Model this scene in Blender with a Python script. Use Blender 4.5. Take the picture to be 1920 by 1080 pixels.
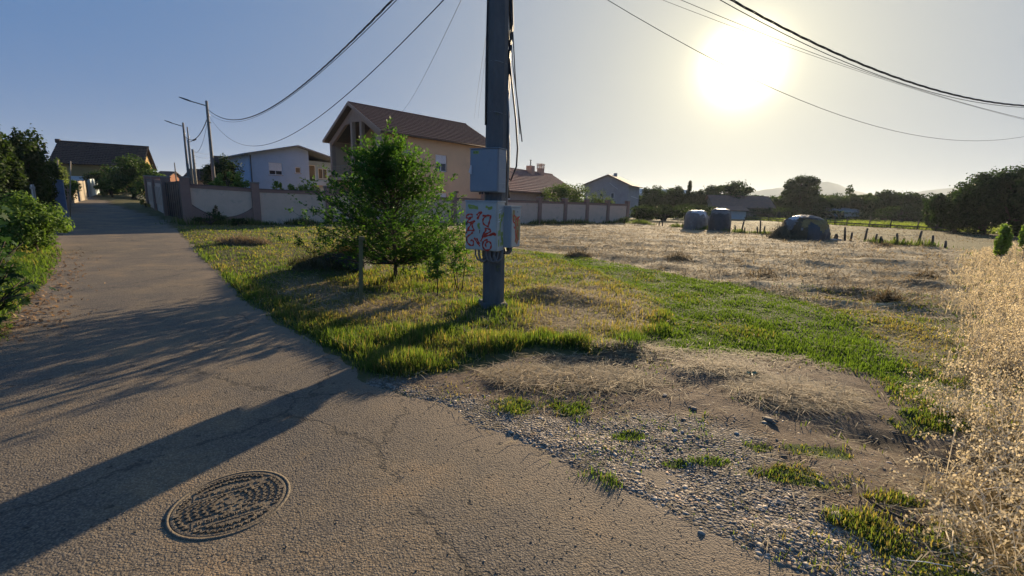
import bpy, math, random
import numpy as np
from mathutils import Vector, Matrix

random.seed(11)
rng = np.random.default_rng(11)
R = math.radians
scene = bpy.context.scene
for o in list(bpy.data.objects):
    bpy.data.objects.remove(o)
col = scene.collection

# ------------------------------------------------------------------ camera
FPX, PITCH, ROLL, EYE = 840.0, 10.653, 1.5, 1.65
_p, _r = R(PITCH), R(ROLL)
FWD = np.array([0, math.cos(_p), -math.sin(_p)])
UP0 = np.array([0, math.sin(_p), math.cos(_p)])
RT0 = np.array([1.0, 0, 0])
RT = math.cos(_r) * RT0 + math.sin(_r) * UP0
UP = -math.sin(_r) * RT0 + math.cos(_r) * UP0
cam_data = bpy.data.cameras.new('camera')
cam = bpy.data.objects.new('camera', cam_data)
col.objects.link(cam)
mw = Matrix.Identity(4)
for i in range(3):
    mw[i][0], mw[i][1], mw[i][2] = RT[i], UP[i], -FWD[i]
mw[2][3] = EYE
cam.matrix_world = mw
cam_data.sensor_width = 36.0
cam_data.lens = 36.0 * FPX / 1920.0
cam_data.clip_start = 0.05
cam_data.clip_end = 20000
scene.camera = cam

# ------------------------------------------------------------------ light
SUN_AZ, SUN_EL = R(24.84), R(14.96)
SUN = Vector((math.sin(SUN_AZ) * math.cos(SUN_EL), math.cos(SUN_AZ) * math.cos(SUN_EL), math.sin(SUN_EL)))
world = bpy.data.worlds.new('World')
scene.world = world
world.use_nodes = True
wn, wl = world.node_tree.nodes, world.node_tree.links
wn.clear()
wout = wn.new('ShaderNodeOutputWorld')
sky = wn.new('ShaderNodeTexSky')
sky.sky_type = 'NISHITA'
sky.sun_disc = False
sky.sun_elevation = SUN_EL
sky.sun_rotation = SUN_AZ
sky.altitude = 50
sky.air_density = 1.0
sky.dust_density = 1.0
sky.ozone_density = 2.0
bg = wn.new('ShaderNodeBackground')
bg.inputs[1].default_value = 0.060
# thin high haze evens the sky out: each channel is softly compressed, and a little grey is mixed in
dn = wn.new('ShaderNodeVectorMath'); dn.operation = 'MULTIPLY_ADD'
wl.new(sky.outputs[0], dn.inputs[0]); dn.inputs[1].default_value = (.27, .24, .19); dn.inputs[2].default_value = (1, 1, 1)
dv = wn.new('ShaderNodeVectorMath'); dv.operation = 'DIVIDE'
wl.new(sky.outputs[0], dv.inputs[0]); wl.new(dn.outputs[0], dv.inputs[1])
hz = wn.new('ShaderNodeMix'); hz.data_type = 'RGBA'; hz.inputs[0].default_value = 0.92; hz.inputs[7].default_value = (0.36, 1.34, 3.35, 1)
wl.new(dv.outputs[0], hz.inputs[6])
wl.new(hz.outputs[2], bg.inputs[0])
# the hazy aureole round the low sun
tc = wn.new('ShaderNodeTexCoord')
dt = wn.new('ShaderNodeVectorMath'); dt.operation = 'DOT_PRODUCT'
nz = wn.new('ShaderNodeVectorMath'); nz.operation = 'NORMALIZE'
wl.new(tc.outputs['Generated'], nz.inputs[0])
wl.new(nz.outputs[0], dt.inputs[0]); dt.inputs[1].default_value = SUN
def wmath(op, a, b=None):
    n = wn.new('ShaderNodeMath'); n.operation = op
    for i, v in enumerate((a, b)):
        if v is None: continue
        if isinstance(v, (int, float)): n.inputs[i].default_value = v
        else: wl.new(v, n.inputs[i])
    return n.outputs[0]
ang = wmath('ARCCOSINE', wmath('MINIMUM', dt.outputs['Value'], 0.99999))
wide = wmath('MULTIPLY', wmath('EXPONENT', wmath('MULTIPLY', wmath('POWER', wmath('DIVIDE', ang, R(30)), 1.5), -1.0)), 0.27)
core = wmath('MULTIPLY', wmath('EXPONENT', wmath('MULTIPLY', wmath('POWER', wmath('DIVIDE', ang, R(3.3)), 2.6), -1.0)), 1.3)
rim = wmath('MULTIPLY', wmath('EXPONENT', wmath('DIVIDE', ang, -R(4.6))), 0.40)
b1 = wn.new('ShaderNodeBackground'); b1.inputs[0].default_value = (1.0, 0.77, 0.20, 1); wl.new(wide, b1.inputs[1])
b2 = wn.new('ShaderNodeBackground'); b2.inputs[0].default_value = (1.0, 0.88, 0.5, 1); wl.new(wmath('ADD', core, rim), b2.inputs[1])
# pale band of haze along the horizon
sx = wn.new('ShaderNodeSeparateXYZ'); wl.new(nz.outputs[0], sx.inputs[0])
band = wmath('MULTIPLY', wmath('EXPONENT', wmath('MULTIPLY', wmath('ABSOLUTE', sx.outputs[2]), -9.0)), 0.06)
b3 = wn.new('ShaderNodeBackground'); b3.inputs[0].default_value = (1.0, 0.92, 0.55, 1); wl.new(band, b3.inputs[1])
a0 = wn.new('ShaderNodeAddShader'); wl.new(bg.outputs[0], a0.inputs[0]); wl.new(b3.outputs[0], a0.inputs[1])
a1 = wn.new('ShaderNodeAddShader'); a2 = wn.new('ShaderNodeAddShader')
wl.new(b1.outputs[0], a1.inputs[0]); wl.new(b2.outputs[0], a1.inputs[1])
wl.new(a1.outputs[0], a2.inputs[0]); wl.new(a0.outputs[0], a2.inputs[1])
wl.new(a2.outputs[0], wout.inputs[0])

sd = bpy.data.lights.new('sun', 'SUN')
sd.energy = 5.0
sd.angle = R(0.55)
sd.color = (1.0, 0.79, 0.52)
sun = bpy.data.objects.new('sun', sd)
col.objects.link(sun)
sun.rotation_euler = SUN.to_track_quat('Z', 'Y').to_euler()
sun.location = SUN * 50

vs = scene.view_settings
vs.view_transform = 'Standard'
vs.look = 'None'
vs.exposure = 1.12
vs.gamma = 1.0
vs.use_curve_mapping = False
scene.cycles.max_bounces = 6
scene.cycles.transparent_max_bounces = 6
scene.cycles.use_denoising = True
scene.cycles.sample_clamp_indirect = 4

# ------------------------------------------------------------------ numeric helpers
def smooth(a, b, x):
    t = np.clip((np.asarray(x, float) - a) / (b - a), 0, 1)
    return t * t * (3 - 2 * t)

def vnoise(x, y, sc, seed=0):
    x = np.asarray(x, float) / sc + 137.31 * (seed + 1); y = np.asarray(y, float) / sc + 71.7 * (seed + 1)
    xi, yi = np.floor(x).astype(np.int64), np.floor(y).astype(np.int64)
    fx, fy = x - xi, y - yi
    def h(a, b):
        n = (a * 374761393 + b * 668265263 + seed * 974711) & 0x7fffffff
        n = ((n ^ (n >> 13)) * 1274126177) & 0x7fffffff
        return ((n ^ (n >> 16)) & 0xffff) / 65535.0
    u, v = fx * fx * (3 - 2 * fx), fy * fy * (3 - 2 * fy)
    return (h(xi, yi) * (1 - u) + h(xi + 1, yi) * u) * (1 - v) + (h(xi, yi + 1) * (1 - u) + h(xi + 1, yi + 1) * u) * v

def fbm(x, y, sc, seed=0, n=3):
    s, a, t = 0, 1.0, 0
    for i in range(n):
        s = s + a * vnoise(x, y, sc / 2 ** i, seed + i * 7); t += a; a *= .5
    return s / t

def base_z(X, Y):
    X = np.asarray(X, float); Y = np.asarray(Y, float)
    s = -.70 * X + .716 * Y; t = .716 * X + .70 * Y
    d = np.clip(s - 27, 0, None)
    rise = np.minimum(.032 * (np.sqrt(d * d + 4) - 2), 1.7)
    rise = rise * (1 - smooth(4.6, 9.5, t)) * smooth(-60, -25, t)
    return rise - .15 * smooth(22, 36, Y) * smooth(-12, 0, X)

def ray(px, py):
    d = (px - 960.0) * RT + (540.0 - py) * UP + FPX * FWD
    return d / np.linalg.norm(d)

def G(px, py):
    """where the line of sight of a photo pixel meets the terrain"""
    d = ray(px, py)
    ts = np.concatenate([np.arange(1, 30, .05), np.arange(30, 200, .25)])
    P = np.outer(ts, d) + [0, 0, EYE]
    below = P[:, 2] < base_z(P[:, 0], P[:, 1])
    if not below.any():
        return P[-1]
    i = int(np.argmax(below))
    a, b = ts[max(i - 1, 0)], ts[i]
    for _ in range(20):
        m = (a + b) / 2; q = d * m + [0, 0, EYE]
        if q[2] < base_z(q[0], q[1]): b = m
        else: a = m
    q = d * b + [0, 0, EYE]
    return q

def AT(px, py, Y):
    """point at depth Y on a photo pixel's line of sight"""
    d = ray(px, py)
    return d * (Y / d[1]) + [0, 0, EYE]

def sdf(poly, X, Y):
    P = np.asarray(poly, float); X = np.asarray(X, float); Y = np.asarray(Y, float)
    best = np.full(X.shape, 1e18); inside = np.zeros(X.shape, bool)
    for i in range(len(P)):
        x0, y0 = P[i]; x1, y1 = P[(i + 1) % len(P)]
        ex, ey = x1 - x0, y1 - y0
        L = ex * ex + ey * ey + 1e-12
        t = np.clip(((X - x0) * ex + (Y - y0) * ey) / L, 0, 1)
        best = np.minimum(best, (X - x0 - t * ex) ** 2 + (Y - y0 - t * ey) ** 2)
        c = ((y0 > Y) != (y1 > Y))
        with np.errstate(divide='ignore', invalid='ignore'):
            xs = x0 + (Y - y0) * ex / (ey if ey != 0 else 1e-12)
        inside ^= (c & (X < xs))
    d = np.sqrt(best)
    return np.where(inside, -d, d)

def W2(pts):
    return [tuple(G(a, b)[:2]) for a, b in pts]

# ------------------------------------------------------------------ object helpers
def tag(o, label=None, cat=None, group=None, kind=None):
    if label: o['label'] = label
    if cat: o['category'] = cat
    if group: o['group'] = group
    if kind: o['kind'] = kind
    return o

def empty(name, loc, rz, label, cat, group=None):
    o = bpy.data.objects.new(name, None)
    o.empty_display_size = .2
    o.location = loc; o.rotation_euler = (0, 0, rz)
    col.objects.link(o)
    return tag(o, label, cat, group)

def link(name, me, mats, parent=None, smooth_=False):
    o = bpy.data.objects.new(name, me)
    for m in (mats if isinstance(mats, (list, tuple)) else [mats]):
        if m is not None: me.materials.append(m)
    if smooth_:
        me.polygons.foreach_set('use_smooth', np.ones(len(me.polygons), bool))
    if parent is not None: o.parent = parent
    col.objects.link(o)
    return o

def share(name, me, parent=None, loc=None, rot=None, scale=None):
    o = bpy.data.objects.new(name, me)
    if parent is not None: o.parent = parent
    if loc is not None: o.location = loc
    if rot is not None: o.rotation_euler = rot
    if scale is not None: o.scale = scale
    col.objects.link(o)
    return o

def np_mesh(name, V, faces, colr=None):
    """faces: list of (n,k) index arrays"""
    me = bpy.data.meshes.new(name)
    V = np.asarray(V, np.float32)
    me.vertices.add(len(V)); me.vertices.foreach_set('co', V.ravel())
    nl = sum(f.size for f in faces); nf = sum(len(f) for f in faces)
    me.loops.add(nl); me.polygons.add(nf)
    me.loops.foreach_set('vertex_index', np.concatenate([f.ravel() for f in faces]).astype(np.int32))
    tot = np.concatenate([np.full(len(f), f.shape[1]) for f in faces])
    st = np.concatenate([[0], np.cumsum(tot)[:-1]])
    me.polygons.foreach_set('loop_start', st.astype(np.int32))
    me.update(calc_edges=True)
    if colr is not None:
        for k, a in colr.items():
            a = np.asarray(a, np.float32)
            at = me.attributes.new(k, 'FLOAT_COLOR', 'POINT')
            if a.shape[1] == 3: a = np.c_[a, np.ones(len(a), np.float32)]
            at.data.foreach_set('color', a.astype(np.float32).ravel())
    return me

class MB:
    def __init__(s): s.v = []; s.f = []
    def add(s, V, F):
        n = len(s.v); s.v += [tuple(map(float, p)) for p in V]; s.f += [tuple(i + n for i in f) for f in F]; return s
    def box(s, lo, hi):
        x0, y0, z0 = lo; x1, y1, z1 = hi
        return s.add([(x0,y0,z0),(x1,y0,z0),(x1,y1,z0),(x0,y1,z0),(x0,y0,z1),(x1,y0,z1),(x1,y1,z1),(x0,y1,z1)],
                     [(0,3,2,1),(4,5,6,7),(0,1,5,4),(1,2,6,5),(2,3,7,6),(3,0,4,7)])
    def bar(s, a, b, w, h=None, up=(0,0,1)):
        a, b = Vector(a), Vector(b); d = (b - a).normalized(); u = Vector(up)
        if abs(d.dot(u)) > .98: u = Vector((1, 0, 0))
        r = d.cross(u).normalized(); u = r.cross(d).normalized(); h = h or w
        r *= w / 2; u *= h / 2
        return s.add([a-r-u, a+r-u, a+r+u, a-r+u, b-r-u, b+r-u, b+r+u, b-r+u],
                     [(0,3,2,1),(4,5,6,7),(0,1,5,4),(1,2,6,5),(2,3,7,6),(3,0,4,7)])
    def tube(s, pts, rad, n=8, cap=True):
        pts = [Vector(p) for p in pts]; m = len(pts)
        if not isinstance(rad, (list, tuple)): rad = [rad] * m
        base = len(s.v); u = None
        for i, p in enumerate(pts):
            d = (pts[min(i+1, m-1)] - pts[max(i-1, 0)])
            d = d.normalized() if d.length > 1e-9 else Vector((0,0,1))
            if u is None:
                u = d.cross(Vector((0,0,1)))
                if u.length < .05: u = d.cross(Vector((1,0,0)))
            else: u = u - d * u.dot(d)
            u.normalize(); w = d.cross(u)
            for k in range(n):
                a = 2 * math.pi * k / n
                q = p + (u * math.cos(a) + w * math.sin(a)) * rad[i]; s.v.append(tuple(q))
        for i in range(m - 1):
            for k in range(n):
                a = base + i*n + k; b = base + i*n + (k+1) % n
                s.f.append((a, b, b+n, a+n))
        if cap:
            s.f.append(tuple(base + k for k in range(n))[::-1]); s.f.append(tuple(base + (m-1)*n + k for k in range(n)))
        return s
    def prism(s, poly, z0, z1):
        n = len(poly)
        return s.add([(x, y, z0) for x, y in poly] + [(x, y, z1) for x, y in poly],
                     [tuple(range(n))[::-1], tuple(range(n, 2*n))] + [(i, (i+1) % n, n+(i+1) % n, n+i) for i in range(n)])
    def xprism(s, poly, x0, x1):   # poly in (y,z), extruded along x
        n = len(poly)
        return s.add([(x0, y, z) for y, z in poly] + [(x1, y, z) for y, z in poly],
                     [tuple(range(n))[::-1], tuple(range(n, 2*n))] + [(i, (i+1) % n, n+(i+1) % n, n+i) for i in range(n)])
    def build(s, name, mats, parent=None, smooth_=False, bevel=0):
        me = bpy.data.meshes.new(name); me.from_pydata(s.v, [], s.f); me.update()
        if bevel:
            import bmesh
            bm = bmesh.new(); bm.from_mesh(me)
            bmesh.ops.recalc_face_normals(bm, faces=bm.faces)
            bmesh.ops.bevel(bm, geom=list(bm.edges), offset=bevel, segments=2, affect='EDGES', clamp_overlap=True)
            bm.to_mesh(me); bm.free()
        return link(name, me, mats, parent, smooth_)

# ------------------------------------------------------------------ materials
def mat(name, c, c2=None, sc=3.0, rough=.85, bump=0.0, bsc=30.0, metal=0.0, spots=None, spot_sc=1.2, stretch=None, spec=.35):
    m = bpy.data.materials.new(name); m.use_nodes = True
    nt = m.node_tree; N, L = nt.nodes, nt.links
    b = N['Principled BSDF']
    b.inputs['Roughness'].default_value = rough; b.inputs['Metallic'].default_value = metal
    b.inputs['Specular IOR Level'].default_value = spec
    t = N.new('ShaderNodeTexCoord'); src = t.outputs['Object']
    if stretch:
        mp = N.new('ShaderNodeMapping'); mp.inputs['Scale'].default_value = stretch
        L.new(src, mp.inputs[0]); src = mp.outputs[0]
    c2 = c2 or tuple(x * .72 for x in c)
    n = N.new('ShaderNodeTexNoise'); n.inputs['Scale'].default_value = sc; n.inputs['Detail'].default_value = 6; n.inputs['Roughness'].default_value = .65
    L.new(src, n.inputs['Vector'])
    r = N.new('ShaderNodeValToRGB'); r.color_ramp.elements[0].position = .32; r.color_ramp.elements[1].position = .68
    r.color_ramp.elements[0].color = (*c2, 1); r.color_ramp.elements[1].color = (*c, 1)
    L.new(n.outputs[0], r.inputs[0]); out = r.outputs[0]
    if spots:
        n2 = N.new('ShaderNodeTexNoise'); n2.inputs['Scale'].default_value = spot_sc; n2.inputs['Detail'].default_value = 5; n2.inputs['Roughness'].default_value = .7
        L.new(src, n2.inputs['Vector'])
        r2 = N.new('ShaderNodeValToRGB'); r2.color_ramp.elements[0].position = .56; r2.color_ramp.elements[1].position = .72
        r2.color_ramp.elements[0].color = (0,0,0,1); r2.color_ramp.elements[1].color = (1,1,1,1)
        L.new(n2.outputs[0], r2.inputs[0])
        mx = N.new('ShaderNodeMix'); mx.data_type = 'RGBA'
        L.new(r2.outputs[0], mx.inputs[0]); L.new(out, mx.inputs[6]); mx.inputs[7].default_value = (*spots, 1)
        out = mx.outputs[2]
    L.new(out, b.inputs['Base Color'])
    if bump:
        n3 = N.new('ShaderNodeTexNoise'); n3.inputs['Scale'].default_value = bsc; n3.inputs['Detail'].default_value = 4
        L.new(src, n3.inputs['Vector'])
        bp = N.new('ShaderNodeBump'); bp.inputs['Strength'].default_value = bump; bp.inputs['Distance'].default_value = .02
        L.new(n3.outputs[0], bp.inputs['Height']); L.new(bp.outputs[0], b.inputs['Normal'])
    return m

def leafmat(name, trans=.45, rough=.5, attr='tint', tboost=(1.25, 1.3, .6)):
    m = bpy.data.materials.new(name); m.use_nodes = True
    N, L = m.node_tree.nodes, m.node_tree.links
    b = N['Principled BSDF']; out = N['Material Output']
    a = N.new('ShaderNodeAttribute'); a.attribute_name = attr
    L.new(a.outputs['Color'], b.inputs['Base Color'])
    b.inputs['Roughness'].default_value = rough; b.inputs['Specular IOR Level'].default_value = .16
    tr = N.new('ShaderNodeBsdfTranslucent')
    mu = N.new('ShaderNodeMix'); mu.data_type = 'RGBA'; mu.blend_type = 'MULTIPLY'; mu.inputs[0].default_value = 1
    mu.clamp_result = False
    L.new(a.outputs['Color'], mu.inputs[6]); mu.inputs[7].default_value = (*tboost, 1)
    L.new(mu.outputs[2], tr.inputs[0])
    mx = N.new('ShaderNodeMixShader'); mx.inputs[0].default_value = trans
    L.new(b.outputs[0], mx.inputs[1]); L.new(tr.outputs[0], mx.inputs[2]); L.new(mx.outputs[0], out.inputs[0])
    return m

M_LEAF = leafmat('leaf', .42, .6)
M_GRASS = leafmat('grass_blade', .55, .6, tboost=(1.5, 1.45, .6))
M_STRAW = leafmat('straw_blade', .35, .75, tboost=(1.1, 1.0, .8))
M_BARK = mat('bark', (.09, .07, .05), (.045, .036, .028), 14, .9, .6, 40)
M_CONC = mat('concrete', (.15, .15, .145), (.09, .09, .09), 4, .85, .5, 40, spots=(.06, .06, .055), stretch=(1, 1, .35))
M_BLACK = mat('black_rubber', (.02, .02, .022), rough=.6)
M_CABLE = mat('cable_sheath', (.03, .03, .035), rough=.55)
M_GREYCABLE = mat('grey_conduit', (.22, .22, .22), rough=.6)
M_STEEL = mat('galvanised_steel', (.3, .31, .32), rough=.5, metal=.4)
M_WOODOLD = mat('weathered_wood', (.21, .17, .12), (.11, .09, .065), 6, .9, .5, 30, stretch=(6, 6, 1))
M_WHITE = mat('white_plastic', (.72, .73, .74), (.62, .63, .64), 2, .45)
M_GLASS = mat('dark_glass', (.03, .035, .045), (.02, .024, .03), 1, .08, spec=.6)
# ------------------------------------------------------------------ zones of the ground
right_edge = [(1480,1080),(1387,1039),(1275,990),(1200,952),(1040,880),(978,849),(892,812),(806,760),(682,706),(640,668),(560,628),(500,598),(450,560),(405,510),(375,482),(350,455),(325,430),(300,409)]
left_edge = [(122,412),(114,440),(116,470),(104,510),(62,552),(30,592),(8,640)]
_re, _le = W2(right_edge), W2(left_edge)
u_, v_ = np.array([-.70, .716]), np.array([.716, .70])
far_r = [tuple(u_ * s + v_ * t) for s, t in ((44, 3.2), (58, 2.6), (90, 2.3))]
far_l = [tuple(u_ * s + v_ * t) for s, t in ((90, -2.6), (60, -2.2), (40, -1.6))]
ROAD = [(9, -6), (3.6, -1.0)] + _re + far_r + far_l + _le + [(-9.5, 1.5), (-13, -6)]
GREEN = W2([(945,468),(1100,483),(1250,512),(1400,540),(1560,578),(1660,640),(1740,710),(1830,775),(1800,790),(1720,778),(1650,715),(1500,672),(1400,662),(1290,655),(1225,640),(1245,590),(1180,540),(1060,500)])
OLIVE = W2([(1480,545),(1740,560),(1790,640),(1770,720),(1700,690),(1580,590)])
ISLAND = W2([(350,455),(375,482),(405,510),(450,560),(500,598),(560,628),(640,668),(682,706),(760,712),(860,700),(930,668),(1000,655),(1110,672),(1200,668),(1262,610),(1245,570),(1150,525),(1020,480),(960,468),(860,432),(620,428),(400,425),(330,425)])
EDGE_LUSH = W2([(360,465),(405,505),(470,535),(560,590),(700,625),(850,628),(1000,640),(1120,655),(1210,640),(1262,580),(1270,620),(1210,675),(1100,680),(1000,668),(930,680),(860,702),(760,715),(680,706),(560,632),(450,565),(372,486)])
DRYP1 = W2([(520,535),(600,525),(680,560),(840,585),(830,612),(700,608),(600,590)])
DRYP2 = W2([(960,590),(1010,545),(1120,540),(1215,585),(1225,620),(1120,640),(1000,625)])
FIELD = W2([(845,426),(1175,420),(1300,420),(1500,436),(1800,470),(1786,560),(1760,600),(1560,580),(1400,538),(1250,510),(1100,481),(950,466)])
GRAVEL = W2([(700,722),(780,735),(900,748),(1010,775),(1150,772),(1290,785),(1420,835),(1440,900),(1530,960),(1640,1010),(1720,1085),(1480,1085),(1275,990),(1040,880),(892,812),(806,762)])
DIRT = W2([(690,708),(860,702),(1000,668),(1200,672),(1300,655),(1500,672),(1650,712),(1740,785),(1840,820),(1880,1079),(1480,1080),(1040,880),(806,760)])
VERGE_L = W2([(116,470),(104,510),(62,552),(30,592),(8,640)]) + [(-9.5, 1.5), (-14, 3), (-22, 14), (-21, 18)]
PATCHES = [(1010,765,.42,.16),(1060,770,.3,.14),(1112,905,.20,.10),(1690,1055,.34,.22),(1600,985,.16,.08),(1510,900,.28,.12),(1560,905,.2,.1),(1520,850,.3,.1),(1180,820,.14,.06),(1265,872,.09,.05),(1330,870,.12,.05),(1780,1060,.3,.3),(1420,845,.15,.06),(1740,800,.4,.2),(1300,660,.16,.1),(1830,1000,.3,.15),(1700,940,.22,.08)]
PATCHES = [(*G(a, b)[:2], c, d) for a, b, c, d in PATCHES]
THICKET = W2([(1815,474),(1800,540),(1825,610),(1820,660),(1860,720),(1895,770)]) + [(5.0, 3.4), (8, 1.5), (14, 1), (40, 14), (30, 26)]
TANGLE = W2([(1850,770),(1790,740),(1720,760),(1790,800),(1820,860),(1770,930),(1840,980),(1870,1078)]) + [(3.6, 1.4), (5.0, 2.0), (4.6, 3.6)]
PILES = [(G(1060,712), .85, .36, .02), (G(1490,742), .60, .42, .02), (G(1340,700), .5, .25, .05), (G(1170,665), .5, .2, .05)]
HOLES = [(G(1655,822), .38, .2, .06), (G(1770,868), .32, .24, .08)]
MOUNDS = [(G(1035,562), .75, .45, .17), (G(1100,575), .5, .3, .08), (G(620,520), .9, .5, .12), (G(925,590), .45, .35, .07), (G(460,462), .9, .5, .06)]

def soft(poly, X, Y, w, jit=0.0, seed=0):
    d = sdf(poly, X, Y)
    if jit: d = d + (fbm(X, Y, jit * 3, seed) - .5) * 2 * jit
    return np.clip(.5 - d / w, 0, 1)

def ell(c, rx, ry, X, Y):
    return ((X - c[0]) / rx) ** 2 + ((Y - c[1]) / ry) ** 2

def zones(X, Y):
    Z = {}
    Z['road'] = sdf(ROAD, X, Y)
    off = Z['road'] > -.05
    Z['field'] = soft(FIELD, X, Y, .8, .35, 3)
    Z['green'] = soft(GREEN, X, Y, .6, .26, 4)
    Z['olive'] = soft(OLIVE, X, Y, .6, .2, 5) * (1 - Z['green'])
    isl = soft(ISLAND, X, Y, .2, .08, 6)
    lush = soft(EDGE_LUSH, X, Y, .3, .15, 8) * isl
    dry = np.maximum(soft(DRYP1, X, Y, .5, .25, 9), soft(DRYP2, X, Y, .7, .3, 10)) * isl
    Z['island'] = isl; Z['lush'] = lush; Z['dry'] = dry * (1 - lush)
    Z['dirt'] = soft(DIRT, X, Y, .2, .1, 12)
    Z['gravel'] = soft(GRAVEL, X, Y, .45, .26, 13)
    Z['vergel'] = soft(VERGE_L, X, Y, .4, .2, 14)
    Z['thicket'] = soft(THICKET, X, Y, .6, .3, 15)
    Z['tangle'] = soft(TANGLE, X, Y, .3, .15, 16)
    pt = np.zeros(X.shape)
    for a, b, rx, ry in PATCHES:
        e = ell((a, b), rx, ry, X, Y) + (fbm(X, Y, .22, 21, 4) - .5) * 3.6
        pt = np.maximum(pt, np.clip(1.1 - e, 0, 1))
    Z['patch'] = pt
    pl = np.zeros(X.shape)
    for c, rx, ry, h in PILES:
        pl = np.maximum(pl, np.clip(1.25 - ell(c, rx, ry, X, Y) - (fbm(X, Y, .2, 22) - .5), 0, 1))
    Z['pile'] = pl
    return Z

def relief(X, Y, Z):
    out = smooth(-.02, .5, Z['road'])
    z = (fbm(X, Y, .9, 31) - .5) * .07 + (fbm(X, Y, .22, 32) - .5) * .022
    z = z + Z['field'] * ((vnoise(X * .4 + Y * .2, Y, .7, 33) - .5) * .20 + (fbm(X * .6, Y, .5, 34) - .5) * .16)
    z = z + Z['dirt'] * (fbm(X, Y, .16, 35) - .5) * .035
    z = z + Z['island'] * .05 * smooth(0, 1.2, Z['road'])
    for c, rx, ry, h in PILES + MOUNDS:
        z = z + h * np.exp(-ell(c, rx, ry, X, Y) * 1.3)
    for c, rx, ry, h in HOLES:
        z = z - h * np.exp(-ell(c, rx, ry, X, Y) * 1.6)
    return z * out

def ground_z(X, Y, Z=None):
    X = np.atleast_1d(np.asarray(X, float)); Y = np.atleast_1d(np.asarray(Y, float))
    if Z is None: Z = zones(X, Y)
    d = Z['road'] + (fbm(X, Y, .5, 41, 4) - .5) * .34
    return base_z(X, Y) + np.interp(d, [-.6, -.12, 0, .12, .5], [-.12, -.03, -.004, .012, .02]) + relief(X, Y, Z)

def gz(x, y):
    return float(ground_z(x, y)[0])

def axis(fine0, fine1, step, lim0, lim1, grow):
    a = list(np.arange(fine0, fine1, step))
    s = step; x = a[-1]
    while x < lim1: s *= grow; x += s; a.append(x)
    s = step; x = fine0; left = []
    while x > lim0: s *= grow; x -= s; left.append(x)
    return np.array(left[::-1] + a)

def grid_faces(nx, ny):
    i = np.arange(nx - 1)[None, :] + np.arange(ny - 1)[:, None] * nx
    return np.stack([i, i + 1, i + nx + 1, i + nx], -1).reshape(-1, 4)

gx = axis(-6, 7, .06, -3000, 3000, 1.06)
gy = axis(1.2, 10, .05, -40, 3000, 1.033)
XX, YY = np.meshgrid(gx, gy); X, Y = XX.ravel(), YY.ravel()
ZN = zones(X, Y)
VZ = ground_z(X, Y, ZN)
cA = np.c_[ZN['green'] * .9 + ZN['lush'] + ZN['patch'] * .8 + ZN['vergel'] * .7, np.maximum(ZN['field'], np.maximum(ZN['pile'], ZN['thicket'] + ZN['tangle'])), ZN['dirt'] * (1 - ZN['island'])]
hole = np.zeros(X.shape)
for c, rx, ry, h in HOLES: hole = np.maximum(hole, np.exp(-ell(c, rx, ry, X, Y) * 1.2))
cB = np.c_[ZN['gravel'] * (1 - ZN['patch']), ZN['dry'], hole]
me = np_mesh('ground', np.c_[X, Y, VZ], [grid_faces(len(gx), len(gy))], {'za': np.clip(cA, 0, 1), 'zb': np.clip(cB, 0, 1)})

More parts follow.
